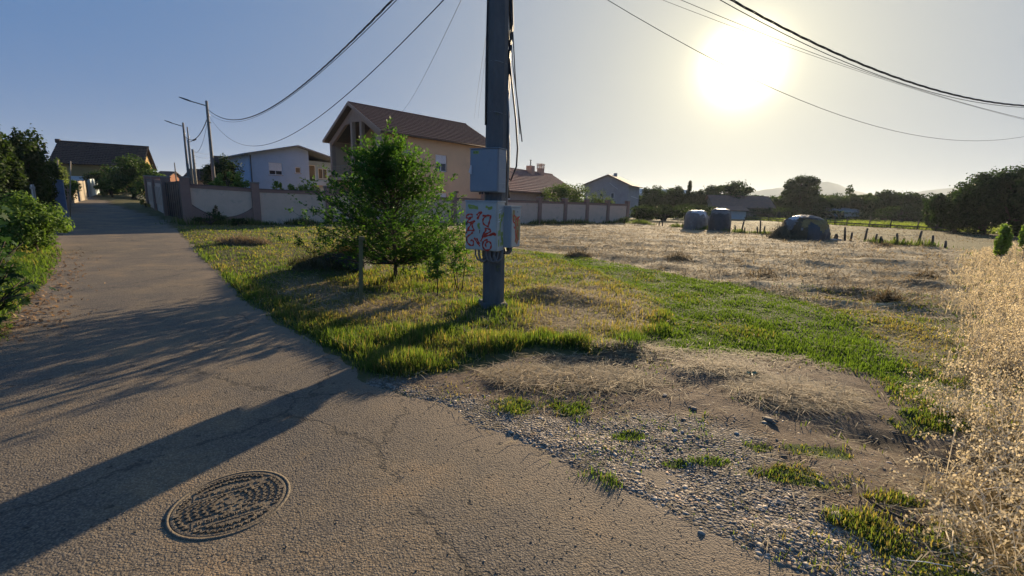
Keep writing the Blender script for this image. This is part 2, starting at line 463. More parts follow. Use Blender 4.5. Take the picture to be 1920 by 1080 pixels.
def ground_material():
    m = bpy.data.materials.new('ground'); m.use_nodes = True
    N, L = m.node_tree.nodes, m.node_tree.links
    b = N['Principled BSDF']; b.inputs['Roughness'].default_value = .95; b.inputs['Specular IOR Level'].default_value = .15
    t = N.new('ShaderNodeTexCoord'); O = t.outputs['Object']
    def noise(sc, det=6, ro=.65, vec=None):
        n = N.new('ShaderNodeTexNoise'); n.inputs['Scale'].default_value = sc; n.inputs['Detail'].default_value = det; n.inputs['Roughness'].default_value = ro
        L.new(vec or O, n.inputs['Vector']); return n.outputs[0]
    def mth(op, a, b_=None, c_=None):
        n = N.new('ShaderNodeMath'); n.operation = op
        for i, v in enumerate((a, b_, c_)):
            if v is None: continue
            if isinstance(v, (int, float)): n.inputs[i].default_value = v
            else: L.new(v, n.inputs[i])
        return n.outputs[0]
    def ramp(f, stops):
        r = N.new('ShaderNodeValToRGB'); e = r.color_ramp.elements
        while len(e) < len(stops): e.new(.5)
        for i, (p, c) in enumerate(stops): e[i].position = p; e[i].color = (*c, 1)
        L.new(f, r.inputs[0]); return r.outputs[0]
    def mix(f, a, c):
        n = N.new('ShaderNodeMix'); n.data_type = 'RGBA'; L.new(f, n.inputs[0]); L.new(a, n.inputs[6])
        if isinstance(c, tuple): n.inputs[7].default_value = (*c, 1)
        else: L.new(c, n.inputs[7])
        return n.outputs[2]
    za = N.new('ShaderNodeAttribute'); za.attribute_name = 'za'; sa = N.new('ShaderNodeSeparateColor'); L.new(za.outputs['Color'], sa.inputs[0])
    zb = N.new('ShaderNodeAttribute'); zb.attribute_name = 'zb'; sb = N.new('ShaderNodeSeparateColor'); L.new(zb.outputs['Color'], sb.inputs[0])
    nf = noise(9, 8, .7)
    def fac(c, k=.9):
        v = mth('ADD', c, mth('MULTIPLY', mth('SUBTRACT', nf, .5), k))
        n = N.new('ShaderNodeMapRange'); n.inputs[1].default_value = .35; n.inputs[2].default_value = .65; L.new(v, n.inputs[0]); return n.outputs[0]
    n_big, n_mid, n_fine = noise(.35, 4), noise(2.2, 6), noise(34, 6, .75)
    mp = N.new('ShaderNodeMapping'); mp.inputs['Scale'].default_value = (.35, 1.2, 1); mp.inputs['Rotation'].default_value = (0, 0, .25); L.new(O, mp.inputs[0])
    n_row = noise(1.6, 7, .7, mp.outputs[0])
    # uncut lawn between: olive and dry mix
    lawn = ramp(n_mid, [(.3, (.055, .065, .022)), (.5, (.10, .09, .038)), (.72, (.19, .15, .075))])
    dirt = ramp(mth('ADD', mth('MULTIPLY', n_mid, .5), mth('MULTIPLY', n_fine, .5)), [(.3, (.075, .053, .036)), (.5, (.15, .11, .078)), (.7, (.23, .18, .13))])
    green = ramp(n_mid, [(.3, (.025, .045, .012)), (.7, (.05, .075, .02))])
    straw = ramp(mth('ADD', mth('MULTIPLY', n_row, .65), mth('MULTIPLY', n_fine, .35)), [(.34, (.07, .055, .035)), (.45, (.20, .16, .10)), (.58, (.42, .345, .225)), (.72, (.25, .22, .12))])
    vor = N.new('ShaderNodeTexVoronoi'); vor.inputs['Scale'].default_value = 55; vor.inputs['Randomness'].default_value = 1; L.new(O, vor.inputs['Vector'])
    vs_ = N.new('ShaderNodeSeparateColor'); L.new(vor.outputs['Color'], vs_.inputs[0])
    grav = ramp(vs_.outputs[0], [(.1, (.10, .09, .075)), (.6, (.2, .175, .145)), (.95, (.33, .3, .26))])
    c = mix(fac(sb.outputs[1]), lawn, (.2, .15, .085))
    c = mix(fac(sa.outputs[2]), c, dirt)
    c = mix(fac(sb.outputs[0]), c, grav)
    c = mix(fac(sa.outputs[1]), c, straw)
    c = mix(fac(sa.outputs[0]), c, green)
    c = mix(mth('MULTIPLY', sb.outputs[2], .75), c, (.045, .035, .025))
    L.new(c, b.inputs['Base Color'])
    h = mth('ADD', mth('MULTIPLY', n_fine, .5), mth('MULTIPLY', n_mid, .8))
    h = mth('ADD', h, mth('MULTIPLY', mth('SUBTRACT', .4, vor.outputs[0]), mth('MULTIPLY', sb.outputs[0], 1.5)))
    bp = N.new('ShaderNodeBump'); bp.inputs['Strength'].default_value = .9; bp.inputs['Distance'].default_value = .03
    L.new(h, bp.inputs['Height']); L.new(bp.outputs[0], b.inputs['Normal'])
    return m
tag(link('ground', me, ground_material(), None, True), kind='structure')

# ---- asphalt
rx_ = axis(-5, 2.6, .05, -75, 12, 1.03)
ry_ = axis(1.2, 7, .05, -8, 85, 1.03)
XX, YY = np.meshgrid(rx_, ry_); X, Y = XX.ravel(), YY.ravel()
d = sdf(ROAD, X, Y)
Zr = base_z(X, Y) + (fbm(X, Y, 1.6, 51) - .5) * .012
keep = d < .45
f = grid_faces(len(rx_), len(ry_)); f = f[keep[f].all(1)]
used = np.unique(f); remap = -np.ones(len(X), int); remap[used] = np.arange(len(used))
me = np_mesh('road', np.c_[X, Y, Zr][used], [remap[f]], {'edge': np.c_[np.clip(-d / 1.0, 0, 1), np.clip(-d/ .25, 0, 1), d * 0][used]})

def asphalt_material():
    m = bpy.data.materials.new('asphalt'); m.use_nodes = True
    N, L = m.node_tree.nodes, m.node_tree.links
    b = N['Principled BSDF']; b.inputs['Roughness'].default_value = .85; b.inputs['Specular IOR Level'].default_value = .25
    t = N.new('ShaderNodeTexCoord'); O = t.outputs['Object']
    def tex(kind, sc, det=6, ro=.65):
        n = N.new(kind); n.inputs['Scale'].default_value = sc
        if 'Noise' in kind: n.inputs['Detail'].default_value = det; n.inputs['Roughness'].default_value = ro
        L.new(O, n.inputs['Vector']); return n
    def ramp(f, stops):
        r = N.new('ShaderNodeValToRGB'); e = r.color_ramp.elements
        while len(e) < len(stops): e.new(.5)
        for i, (p, c) in enumerate(stops): e[i].position = p; e[i].color = (*c, 1)
        L.new(f, r.inputs[0]); return r.outputs[0]
    def mth(op, a, b_=None):
        n = N.new('ShaderNodeMath'); n.operation = op
        for i, v in enumerate((a, b_)):
            if v is None: continue
            if isinstance(v, (int, float)): n.inputs[i].default_value = v
            else: L.new(v, n.inputs[i])
        return n.outputs[0]
    v1 = tex('ShaderNodeTexVoronoi', 88); v2 = tex('ShaderNodeTexVoronoi', 190)
    nb = tex('ShaderNodeTexNoise', .9, 6, .7); nm = tex('ShaderNodeTexNoise', 3.2, 6, .7); nf = tex('ShaderNodeTexNoise', 60, 4, .7)
    s1 = N.new('ShaderNodeSeparateColor'); L.new(v1.outputs['Color'], s1.inputs[0])
    stone = ramp(s1.outputs[0], [(0, (.12, .096, .066)), (.5, (.20, .162, .115)), (1, (.34, .28, .205))])
    dust = ramp(nb.outputs[0], [(.36, (.29, .20, .115)), (.47, (.17, .135, .095)), (.56, (.125, .105, .085)), (.66, (.085, .08, .075))])
    gap = N.new('ShaderNodeMapRange'); gap.inputs[1].default_value = .35; gap.inputs[2].default_value = .75; L.new(v1.outputs['Distance'], gap.inputs[0])
    mx = N.new('ShaderNodeMix'); mx.data_type = 'RGBA'; L.new(gap.outputs[0], mx.inputs[0]); L.new(stone, mx.inputs[6]); mx.inputs[7].default_value = (.05, .042, .035, 1)
    mx2 = N.new('ShaderNodeMix'); mx2.data_type = 'RGBA'; mx2.inputs[0].default_value = .55; L.new(mx.outputs[2], mx2.inputs[6]); L.new(dust, mx2.inputs[7])
    pit = ramp(nm.outputs[0], [(.62, (0, 0, 0)), (.74, (1, 1, 1))])
    mx3 = N.new('ShaderNodeMix'); mx3.data_type = 'RGBA'; L.new(pit, mx3.inputs[0]); L.new(mx2.outputs[2], mx3.inputs[6]); mx3.inputs[7].default_value = (.19, .14, .085, 1)
    # tyre-smoothed bands along the lane are a little paler; edges carry earth
    ea = N.new('ShaderNodeAttribute'); ea.attribute_name = 'edge'; es = N.new('ShaderNodeSeparateColor'); L.new(ea.outputs['Color'], es.inputs[0])
    er = mth('MULTIPLY', mth('POWER', mth('SUBTRACT', 1.0, es.outputs[0]), 3.0), mth('MULTIPLY', nm.outputs[0], 1.6))
    mx4 = N.new('ShaderNodeMix'); mx4.data_type = 'RGBA'; L.new(er, mx4.inputs[0]); L.new(mx3.outputs[2], mx4.inputs[6]); mx4.inputs[7].default_value = (.2, .155, .11, 1)
    wp_ = N.new('ShaderNodeVectorMath'); wp_.operation = 'ADD'; nw = tex('ShaderNodeTexNoise', 2.5, 5, .7)
    sc_ = N.new('ShaderNodeVectorMath'); sc_.operation = 'SCALE'; sc_.inputs['Scale'].default_value = .5; L.new(nw.outputs['Color'], sc_.inputs[0])
    L.new(O, wp_.inputs[0]); L.new(sc_.outputs[0], wp_.inputs[1])
    ck = N.new('ShaderNodeTexVoronoi'); ck.feature = 'DISTANCE_TO_EDGE'; ck.inputs['Scale'].default_value = .42; L.new(wp_.outputs[0], ck.inputs['Vector'])
    cr = N.new('ShaderNodeMapRange'); cr.inputs[1].default_value = .0; cr.inputs[2].default_value = .011; cr.inputs[3].default_value = .65; cr.inputs[4].default_value = 0; L.new(ck.outputs['Distance'], cr.inputs[0])
    crf = mth('MULTIPLY', cr.outputs[0], mth('GREATER_THAN', nb.outputs[0], .46))
    pits = ramp(tex('ShaderNodeTexNoise', 11, 3, .6).outputs[0], [(.64, (0, 0, 0)), (.70, (1, 1, 1))])
    mx5 = N.new('ShaderNodeMix'); mx5.data_type = 'RGBA'; L.new(mth('MAXIMUM', crf, mth('MULTIPLY', pits, .7)), mx5.inputs[0]); L.new(mx4.outputs[2], mx5.inputs[6]); mx5.inputs[7].default_value = (.03, .026, .022, 1)
    L.new(mx5.outputs[2], b.inputs['Base Color'])
    h = mth('SUBTRACT', .6, v1.outputs['Distance'])
    h = mth('SUBTRACT', h, mth('MULTIPLY', mth('MAXIMUM', crf, pits), 1.2))
    h = mth('ADD', h, mth('MULTIPLY', mth('SUBTRACT', .5, v2.outputs['Distance']), .35))
    h = mth('ADD', h, mth('MULTIPLY', s1.outputs[1], .55))
    h = mth('ADD', h, mth('MULTIPLY', nf.outputs[0], .5))
    bp = N.new('ShaderNodeBump'); bp.inputs['Strength'].default_value = .6; bp.inputs['Distance'].default_value = .0055
    L.new(h, bp.inputs['Height']); L.new(bp.outputs[0], b.inputs['Normal'])
    return m
tag(link('road', me, asphalt_material(), None, True), kind='structure')

# ------------------------------------------------------------------ blades, straw, stones
def screen_points(n, r0, r1, amax=58):
    a = np.radians(rng.uniform(-amax, amax, n)); r = np.exp(rng.uniform(math.log(r0), math.log(r1), n))
    return r * np.sin(a), r * np.cos(a), r

def blades(name, X, Y, Z0, hgt, wid, yaw, lean, colr, mat_, curl=.6):
    n = len(X)
    dx, dy = np.cos(yaw), np.sin(yaw)          # lean direction
    px_, py_ = -dy, dx                          # width direction
    mid = hgt * .5
    V = np.zeros((n, 5, 3))
    hx = hgt * np.sin(lean); hz = hgt * np.cos(lean)
    for k, (fr, w) in enumerate(((0, 1.0), (.5, .8))):
        cx = X + dx * hx * fr * (1 - curl * .4); cy = Y + dy * hx * fr * (1 - curl * .4); cz = Z0 + hz * fr * (1 + curl * .15)
        for j, sg in enumerate((-1, 1)):
            V[:, k*2+j] = np.c_[cx + px_ * wid * .5 * w * sg, cy + py_ * wid * .5 * w * sg, cz]
    V[:, 4] = np.c_[X + dx * hx, Y + dy * hx, Z0 + hz]
    b = np.arange(n)[:, None] * 5
    q = b + np.array([0, 1, 3, 2]); t = b + np.array([2, 3, 4])
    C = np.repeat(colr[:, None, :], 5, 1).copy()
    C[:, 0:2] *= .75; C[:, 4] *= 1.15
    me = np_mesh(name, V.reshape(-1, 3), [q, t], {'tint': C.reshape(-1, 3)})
    return link(name, me, mat_)

def mixc(a, b, t):
    return np.asarray(a)[None] * (1 - t[:, None]) + np.asarray(b)[None] * t[:, None]

# live grass
X, Y, r = screen_points(860000, 1.9, 48)
Z = zones(X, Y)
wt = np.maximum.reduce([Z['green'], Z['island'] * (.35 + .65 * Z['lush'] + .25 * fbm(X, Y, .5, 61)), Z['olive'] * .7, Z['patch'] * .6, Z['dirt'] * .05 * smooth(.5, .65, fbm(X, Y, .6, 66)), Z['vergel'], Z['thicket'] * .12, Z['tangle'] * .35 * (vnoise(X, Y, .5, 77) > .5)])
wt = wt * (1 - .75 * np.clip(Z['pile'], 0, 1)) * (1 - .55 * Z['dry'])
wt = np.where(Z['road'] < -.03, 0, wt); wt = np.where(Z['road'] < .12, wt * .6, wt)
wt *= .3 + .9 * smooth(.25, .6, fbm(X, Y, .30, 62)) + .55 * Z['green']
k = rng.random(len(X)) < wt
X, Y, r = X[k], Y[k], r[k]; Z = {a: b[k] for a, b in Z.items()}
n = len(X); print('grass blades', n)
clump = fbm(X, Y, .35, 63)
dryness = np.clip(.15 + .75 * Z['dry'] + .2 * Z['island'] * (1 - Z['lush']) + .5 * Z['olive'] + .1 * Z['patch'] + .3 * Z['dirt'] * (1 - Z['green']) * (1 - Z['patch']) - .15 * Z['green'] + (fbm(X, Y, 1.1, 64) - .5) * 1.3 * (1 - .45 * Z['green']), 0, 1)
dryness = np.where(rng.random(n) < dryness * .75, rng.uniform(.6, 1, n), dryness * .35)
C = mixc((.058, .112, .022), (.105, .165, .034), rng.random(n))
C = C * (1 - dryness[:, None]) + mixc((.30, .24, .125), (.22, .165, .08), rng.random(n)) * dryness[:, None]
C *= rng.uniform(.75, 1.25, n)[:, None]
H = (.034 + .055 * Z['lush'] + .022 * Z['island'] + .07 * Z['vergel'] + .05 * Z['thicket']) * (.55 + .95 * smooth(.2, .8, clump)) * rng.uniform(.5, 1.45, n)
near_pole = np.exp(-((X + .25) ** 2 + (Y - 6.45) ** 2) / .25) + np.exp(-((X + 2.3) ** 2 + (Y - 8.7) ** 2) / .8)
H *= 1 + 1.6 * near_pole
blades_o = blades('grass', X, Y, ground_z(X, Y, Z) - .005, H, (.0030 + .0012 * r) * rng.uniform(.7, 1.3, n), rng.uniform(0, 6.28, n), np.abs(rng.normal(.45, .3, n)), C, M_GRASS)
tag(blades_o, kind='stuff', label='short green and yellowing grass on the verge, track and island', cat='grass')

# lying straw on the mown field, and strewn thin over the bare earth
X, Y, r = screen_points(560000, 1.9, 75)
Z = zones(X, Y)
far_f = smooth(26, 34, Y) * (Y < 66 + .25 * X) * (X > 8) * smooth(-.5, 1.5, X - .22 * Y)
wt = np.maximum.reduce([Z['field'] * .75, far_f * .6, Z['dirt'] * (.05 + .45 * smooth(4.2, 5.2, Y)) * (1 - .9 * Z['gravel']) * (1 - Z['patch']), Z['dry'] * .30, Z['island'] * .05, Z['olive'] * .2, Z['thicket'] * .75, Z['tangle'] * .8, Z['pile'] * .6, Z['green'] * .01])
wt = np.where(Z['road'] < .05, 0, wt)
wt *= .3 + 1.1 * smooth(.35, .6, fbm(X * .6 + Y * .3, Y, .5, 71))
k = rng.random(len(X)) < wt
X, Y, r = X[k], Y[k], r[k]; Z = {a: b[k] for a, b in Z.items()}
n = len(X); print('straw', n)
L_ = rng.uniform(.05, .2, n) * (1 + .4 * Z['field'])
C = mixc((.50, .41, .26), (.32, .255, .155), rng.random(n)) * rng.uniform(.6, 1.25, n)[:, None]
gold = (Z['thicket'] + Z['tangle'] > .5)
C[gold] = mixc((.46, .34, .15), (.36, .25, .10), rng.random(gold.sum())) * rng.uniform(.7, 1.2, gold.sum())[:, None]
yaw = rng.normal(.25, .9, n) + np.where(rng.random(n) < .5, math.pi, 0)
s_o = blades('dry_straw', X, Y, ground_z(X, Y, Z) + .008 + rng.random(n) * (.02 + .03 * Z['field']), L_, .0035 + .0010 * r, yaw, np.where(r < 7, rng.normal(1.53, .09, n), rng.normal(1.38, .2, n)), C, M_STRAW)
tag(s_o, kind='stuff', label='mown dry hay strewn over the field and earth', cat='straw')

# loose stones: gravel strip
def ico():
    t = (1 + 5 ** .5) / 2
    v = np.array([(-1,t,0),(1,t,0),(-1,-t,0),(1,-t,0),(0,-1,t),(0,1,t),(0,-1,-t),(0,1,-t),(t,0,-1),(t,0,1),(-t,0,-1),(-t,0,1)], float)
    f = np.array([(0,11,5),(0,5,1),(0,1,7),(0,7,10),(0,10,11),(1,5,9),(5,11,4),(11,10,2),(10,7,6),(7,1,8),(3,9,4),(3,4,2),(3,2,6),(3,6,8),(3,8,9),(4,9,5),(2,4,11),(6,2,10),(8,6,7),(9,8,1)])
    return v / np.linalg.norm(v[0]), f
def stones(name, X, Y, Z0, size, colr, m, simple=False):
    if simple:
        v = np.array([(1,0,0),(-1,0,0),(0,1,0),(0,-1,0),(0,0,1),(0,0,-1)], float); f = np.array([(0,2,4),(2,1,4),(1,3,4),(3,0,4),(2,0,5),(1,2,5),(3,1,5),(0,3,5)])
    else: v, f = ico()
    n = len(X); k = len(v)
    sc = np.c_[rng.uniform(.8, 1.35, n), rng.uniform(.6, 1.0, n), rng.uniform(.22, .42, n)]
    V = v[None] * (1 + rng.normal(0, .12, (n, k, 1))) * sc[:, None] * size[:, None, None]
    tl = rng.normal(0, .25, n); c, s = np.cos(tl), np.sin(tl)
    y2 = V[..., 1] * c[:, None] - V[..., 2] * s[:, None]; z2 = V[..., 1] * s[:, None] + V[..., 2] * c[:, None]
    a = rng.uniform(0, 6.28, n); c, s = np.cos(a)[:, None], np.sin(a)[:, None]
    xx = V[..., 0] * c - y2 * s; yy = V[..., 0] * s + y2 * c
    P = np.stack([xx + X[:, None], yy + Y[:, None], z2 + Z0[:, None] + size[:, None] * (-.05 if not simple else .1)], -1)
    F = f[None] + (np.arange(n) * k)[:, None, None]
    me = np_mesh(name, P.reshape(-1, 3), [F.reshape(-1, 3)], {'tint': np.repeat(colr, k, 0)})
    return link(name, me, m, None, not simple)
M_STONE = leafmat('pebble', 0.0, .8)
X, Y, r = screen_points(135000, 1.5, 5.6, 50)
Z = zones(X, Y)
wt = np.maximum(Z['gravel'] * (.12 + 1.0 * smooth(.36, .62, fbm(X, Y, .55, 81, 4))), Z['dirt'] * .09) * (1 - .85 * Z['patch'])
wt = np.where(Z['road'] < -.02, 0, wt)
k = rng.random(len(X)) < wt * .8
X, Y, r = X[k], Y[k], r[k]; n = len(X); print('stones', n)
sz = np.clip(rng.lognormal(math.log(.0070), .42, n), .003, .026)
C = mixc((.20, .165, .125), (.52, .44, .35), rng.random(n) ** 1.3); C[rng.random(n) < .12] *= (.55, .55, .6); C[rng.random(n) < .1] *= (1.15, .95, .8)
g_o = stones('gravel', X, Y, ground_z(X, Y), sz, C, M_STONE)
tag(g_o, kind='stuff', label='grey and tan pebbles strewn beside the asphalt edge', cat='gravel')
# chippings lying loose on the asphalt
X, Y, r = screen_points(42000, 1.3, 6.0, 56)
d = sdf(ROAD, X, Y)
k = (d < .02) & (rng.random(len(X)) < .22 + .35 * np.exp(d / .15)) & (((X + 1.46) ** 2 + (Y - 2.34) ** 2) > .1)
X, Y = X[k], Y[k]; n = len(X); print('chips', n)
sz = np.clip(rng.lognormal(math.log(.003), .4, n), .0018, .008)
C = mixc((.10, .085, .065), (.25, .21, .165), rng.random(n)); C[rng.random(n) < .08] *= .3
c_o = stones('loose_chippings', X, Y, base_z(X, Y) + .002 + (fbm(X, Y, 1.6, 51) - .5) * .012, sz, C, M_STONE, True)
tag(c_o, kind='stuff', label='fine loose chippings lying on the asphalt', cat='chippings')
# ------------------------------------------------------------------ hills
def hills():
    B = MB()
    X0 = []
    for px, top in ((1200,392),(1330,372),(1380,366),(1430,356),(1460,352),(1500,350),(1530,343),(1552,341),(1575,347),(1600,358),(1650,366),(1700,364),(1735,357),(1790,352),(1850,358),(1960,372),(2200,385),(2500,400)):
        q = AT(px, top, 2300); X0.append((q[0], q[2]))
    for px, top in ((-300,348),(230,350),(300,352),(500,366)):
        pass
    xs = np.interp(np.linspace(0, len(X0)-1, 140), range(len(X0)), [a for a, b in X0])
    zs = np.interp(np.linspace(0, len(X0)-1, 140), range(len(X0)), [b for a, b in X0])
    V = []; F = []
    for i, (x, z) in enumerate(zip(xs, zs)):
        z += 4 * (vnoise(x, 0, 100, 5) - .5) + 2 * (vnoise(x, 0, 30, 6) - .5)
        for k, (dy, fr) in enumerate(((-260, 0), (-120, .55), (0, 1), (160, .6), (300, 0))):
            V.append((x, 2300 + dy, -3 + (z + 3) * fr))
    for i in range(139):
        for k in range(4):
            a = i*5 + k; F.append((a, a+1, a+6, a+5))
    B.add(V, F)
    tag(B.build('hills', mat('hill_scrub', (.09, .10, .07), (.05, .06, .045), .02), None, True), kind='structure')
hills()

# ------------------------------------------------------------------ foliage
def leaf_cards(C, Nn, L_, Wd, fold=.25):
    """kite shaped leaves: centres C, normals Nn, lengths, widths -> V (n,4,3)"""
    n = len(C)
    Nn = Nn / (np.linalg.norm(Nn, axis=1, keepdims=True) + 1e-9)
    a = rng.normal(size=(n, 3)); a -= Nn * (a * Nn).sum(1, keepdims=True); a /= np.linalg.norm(a, axis=1, keepdims=True)
    b = np.cross(Nn, a)
    V = np.stack([C - a * L_[:, None] * .5, C + b * Wd[:, None] * .5 + Nn * Wd[:, None] * fold, C + a * L_[:, None] * .5, C - b * Wd[:, None] * .5 + Nn * Wd[:, None] * fold], 1)
    return V

def leaves_obj(name, V, colr, parent=None, m=None):
    n = len(V); b = np.arange(n)[:, None] * 4
    me = np_mesh(name, V.reshape(-1, 3), [b + np.array([0, 1, 2]), b + np.array([0, 2, 3])], {'tint': np.repeat(colr, 4, 0)})
    return link(name, me, m or M_LEAF, parent)

GREEN_D, GREEN_M, GREEN_L = ((.022, .042, .015), (.045, .075, .022)), ((.035, .07, .018), (.07, .12, .03)), ((.06, .11, .025), (.12, .19, .04))

def crown(center, rad, nclump, n, leaf, cols, shape='round', seed=0, gap=.5):
    """uneven crown made of leaf clumps; local coordinates"""
    rg = np.random.default_rng(1000 + seed)
    cl = []
    while len(cl) < nclump:
        p = rg.uniform(-1, 1, 3); q = np.linalg.norm(p)
        if q > 1 or q < gap * .6: continue
        if shape == 'cone' and abs(np.hypot(p[0], p[1])) > (1 - p[2]) * .55: continue
        if shape == 'dome' and p[2] < -.55: continue
        cl.append(p)
    cl = np.array(cl); r = rg.uniform(.18, .38, nclump)
    idx = rg.integers(0, nclump, n)
    d = rg.normal(size=(n, 3)); d /= np.linalg.norm(d, axis=1, keepdims=True)
    rr = rg.random(n) ** .45
    rr = np.where(rg.random(n) < .06, rr * 1.35, rr)
    P = cl[idx] * .8 + d * (r[idx] * rr)[:, None]
    P = np.asarray(center) + P * np.asarray(rad)
    Nn = d + rg.normal(0, .6, (n, 3)) + [0, 0, .35]
    L_ = leaf * rg.uniform(.7, 1.35, n)
    V = leaf_cards(P, Nn, L_, L_ * rg.uniform(.45, .7, n))
    tone = rg.uniform(.0, 1, nclump)[idx] * .6 + rg.random(n) * .4
    c = mixc(cols[0], cols[1], tone) * rg.uniform(.8, 1.2, n)[:, None]
    return V, c, [tuple(np.asarray(center) + q * .75 * np.asarray(rad)) for q in cl[:7]]

def tree(name, label, cat, x, y, h, w, n, leaf, cols, shape='round', trunk=.25, group=None, seed=0, nclump=26, z=None, depth=None, wood=None):
    z = float(base_z(x, y)) if z is None else z
    t = empty(name, (x, y, z), 0, label, cat, group)
    depth = depth or w
    zc = h * (1 + trunk) / 2 if trunk > 0 else h * .5
    rz = h * (1 - trunk) / 2 / .96
    V, c, cc = crown((0, 0, zc), (w / 2 / .98, depth / 2 / .98, rz), nclump, n, leaf, cols, shape, seed)
    V[..., 2] = np.maximum(V[..., 2], .02)
    leaves_obj('crown', V, c, t)
    B = MB(); tr = max(.03, w * .035)
    B.tube([(0, 0, -.1), (w*.01, 0, h*trunk*.6), (0, w*.01, zc), (0, 0, zc + rz*.5)], [tr*1.3, tr, tr*.7, tr*.25], 7)
    for q in cc: B.tube([(0, 0, max(h*trunk*.8, .1)), tuple(np.array(q) * [.5, .5, 1] * [1, 1, .8]), q], [tr*.5, tr*.3, tr*.1], 5)
    B.build('trunk', wood or M_BARK, t, True)
    return t

# ------------------------------------------------------------------ main utility pole
PB = G(924, 588); PX, PY = float(PB[0]), float(PB[1])
PZ = gz(PX, PY)
M_YELP = mat('faded_paint_mark', (.22, .26, .07), (.14, .16, .07), 20, .7)
pole = empty('utility_pole', (PX, PY, PZ), R(12), 'tall tapering grey concrete utility pole at the road junction carrying cabinets and cables', 'utility pole')
LEAN = .0035
B = MB()
H_ = 7.3
def octo(z):
    w = .152 - .0055 * z
    c = w * .55
    return [(-c,-w),(c,-w),(w,-c),(w,c),(c,w),(-c,w),(-w,c),(-w,-c)]
V = []; F = []
zs_ = [-.3, .5, 1.5, 3, 5, 6, H_]
for z in zs_: V += [(x, y, z) for x, y in octo(max(z, 0))]
for i in range(len(zs_)-1):
    for k in range(8): F.append((i*8+k, i*8+(k+1) % 8, i*8+8+(k+1) % 8, i*8+8+k))
F.append(tuple(range((len(zs_)-1)*8, len(zs_)*8)))
B.add(V, F).build('shaft', M_CONC, pole)
MB().prism([(-.19,-.19),(.19,-.2),(.2,.19),(-.2,.2)], -.2, .07).build('footing', M_CONC, pole, bevel=.015)
for zz, aa, ln in ((1.02, -1.9, .07), (.55, -1.4, .10), (.60, -1.25, .05), (2.72, -1.7, .05)):
    w = .1535 - .0055*zz; B = MB()
    for k in range(4):
        B.bar((w*math.cos(aa) + k*.012 - .02, -w*1.002, zz + .01*math.sin(k*2)), (w*math.cos(aa) + k*.012 - .01, -w*1.002, zz + ln*(.5 + .5*math.sin(k*3+1))), .012, .002)
    B.build('paint_mark', M_YELP, pole)
def pole_cable(pts, r=.011, name='riser_cable', m=None):
    return MB().tube(pts, r, 6).build(name, m or M_CABLE, pole, True)
rr = random.Random(3)
# bundle climbing the right side, and a pair on the left
for k, (ox, oy) in enumerate(((.165, -.02), (.175, .02), (.168, .055), (.185, -.005), (.19, .035))):
    pts = []
    for j in range(13):
        z = 1.6 + j * .38
        pts.append((ox - .0050 * z + .022 * math.sin(j * 1.3 + k * 2) * (1 + .8 * (j % 3 == 0)), oy + .01 * math.cos(j * 1.7 + k), z))
    pole_cable(pts, (.014, .012, .010, .016, .008)[k])
for k, (ox, oy) in enumerate(((-.165, -.03), (-.162, .02))):
    pole_cable([(ox + .0045 * z - .006 * math.sin(z * 2 + k), oy, z) for z in np.linspace(2.6, 6.2, 12)], .012)
for k, z in enumerate((4.35, 3.4, 2.75, 5.3, 6.1)):
    B = MB(); w = .160 - .0055 * z
    B.tube([(w*math.cos(a)*1.02, w*math.sin(a)*1.02, z + .012*math.sin(a*2)) for a in np.linspace(0, 2*math.pi, 17)], .005, 5)
    B.build('clamp_band', M_STEEL, pole, True)
# service pipe up from the middle cabinet and slack service cables on the right
pole_cable([(.155, -.05, 1.0), (.17, -.06, 1.9), (.165, -.05, 2.6), (.13, -.06, 3.2)], .017, 'conduit_pipe', M_GREYCABLE)
pole_cable([(.15, 0, 3.6), (.2, -.02, 3.2), (.27, -.03, 2.7), (.31, -.03, 2.3), (.30, -.03, 2.05), (.22, -.03, 1.85), (.12, -.04, 1.95), (.08, -.08, 2.05)], .013, 'slack_cable')
pole_cable([(.15, 0, 4.4), (.2, 0, 3.9), (.27, 0, 3.1), (.38, 0, 2.4)], .008, 'slack_cable')
pole_cable([(.15, .0, 4.1), (.22, 0, 3.4), (.30, 0, 2.9), (.345, 0, 2.5)], .006, 'slack_cable')
# hardware at the top (out of the frame, still there)
B = MB(); B.bar((-.45, 0, 5.6), (.45, 0, 5.6), .06); B.build('crossarm', M_STEEL, pole)

# ---- cabinets
M_CAB1 = mat('painted_steel_blue_grey', (.27, .31, .35), (.23, .27, .31), 2.5, .5, spots=(.19, .22, .24), spot_sc=5)
M_CAB2 = mat('painted_steel_stained', (.52, .53, .48), (.43, .44, .41), 3, .55, spots=(.36, .42, .24), spot_sc=4.5)
M_CAB3 = mat('painted_steel_pale', (.34, .38, .41), (.28, .32, .35), 3, .5)
M_TOP = mat('cabinet_lid', (.5, .51, .5), (.4, .41, .4), 4, .55)
M_RED = mat('red_spray_paint', (.60, .06, .025), (.46, .045, .025), 30, .5)
M_YEL = mat('yellow_green_paint', (.40, .48, .08), (.25, .33, .09), 20, .6)
M_DARKMAR = mat('dark_spray_paint', (.13, .03, .045), rough=.6)
M_OCHRE = mat('ochre_paint', (.42, .33, .12), (.30, .20, .09), 16, .6, spots=(.45, .12, .08), spot_sc=14)
M_STICK = mat('paper_sticker', (.62, .63, .6), rough=.6)
M_GREY2 = mat('dark_grey_plastic', (.09, .095, .1), rough=.5)
CA = R(-28)
ca, sa = math.cos(CA), math.sin(CA)
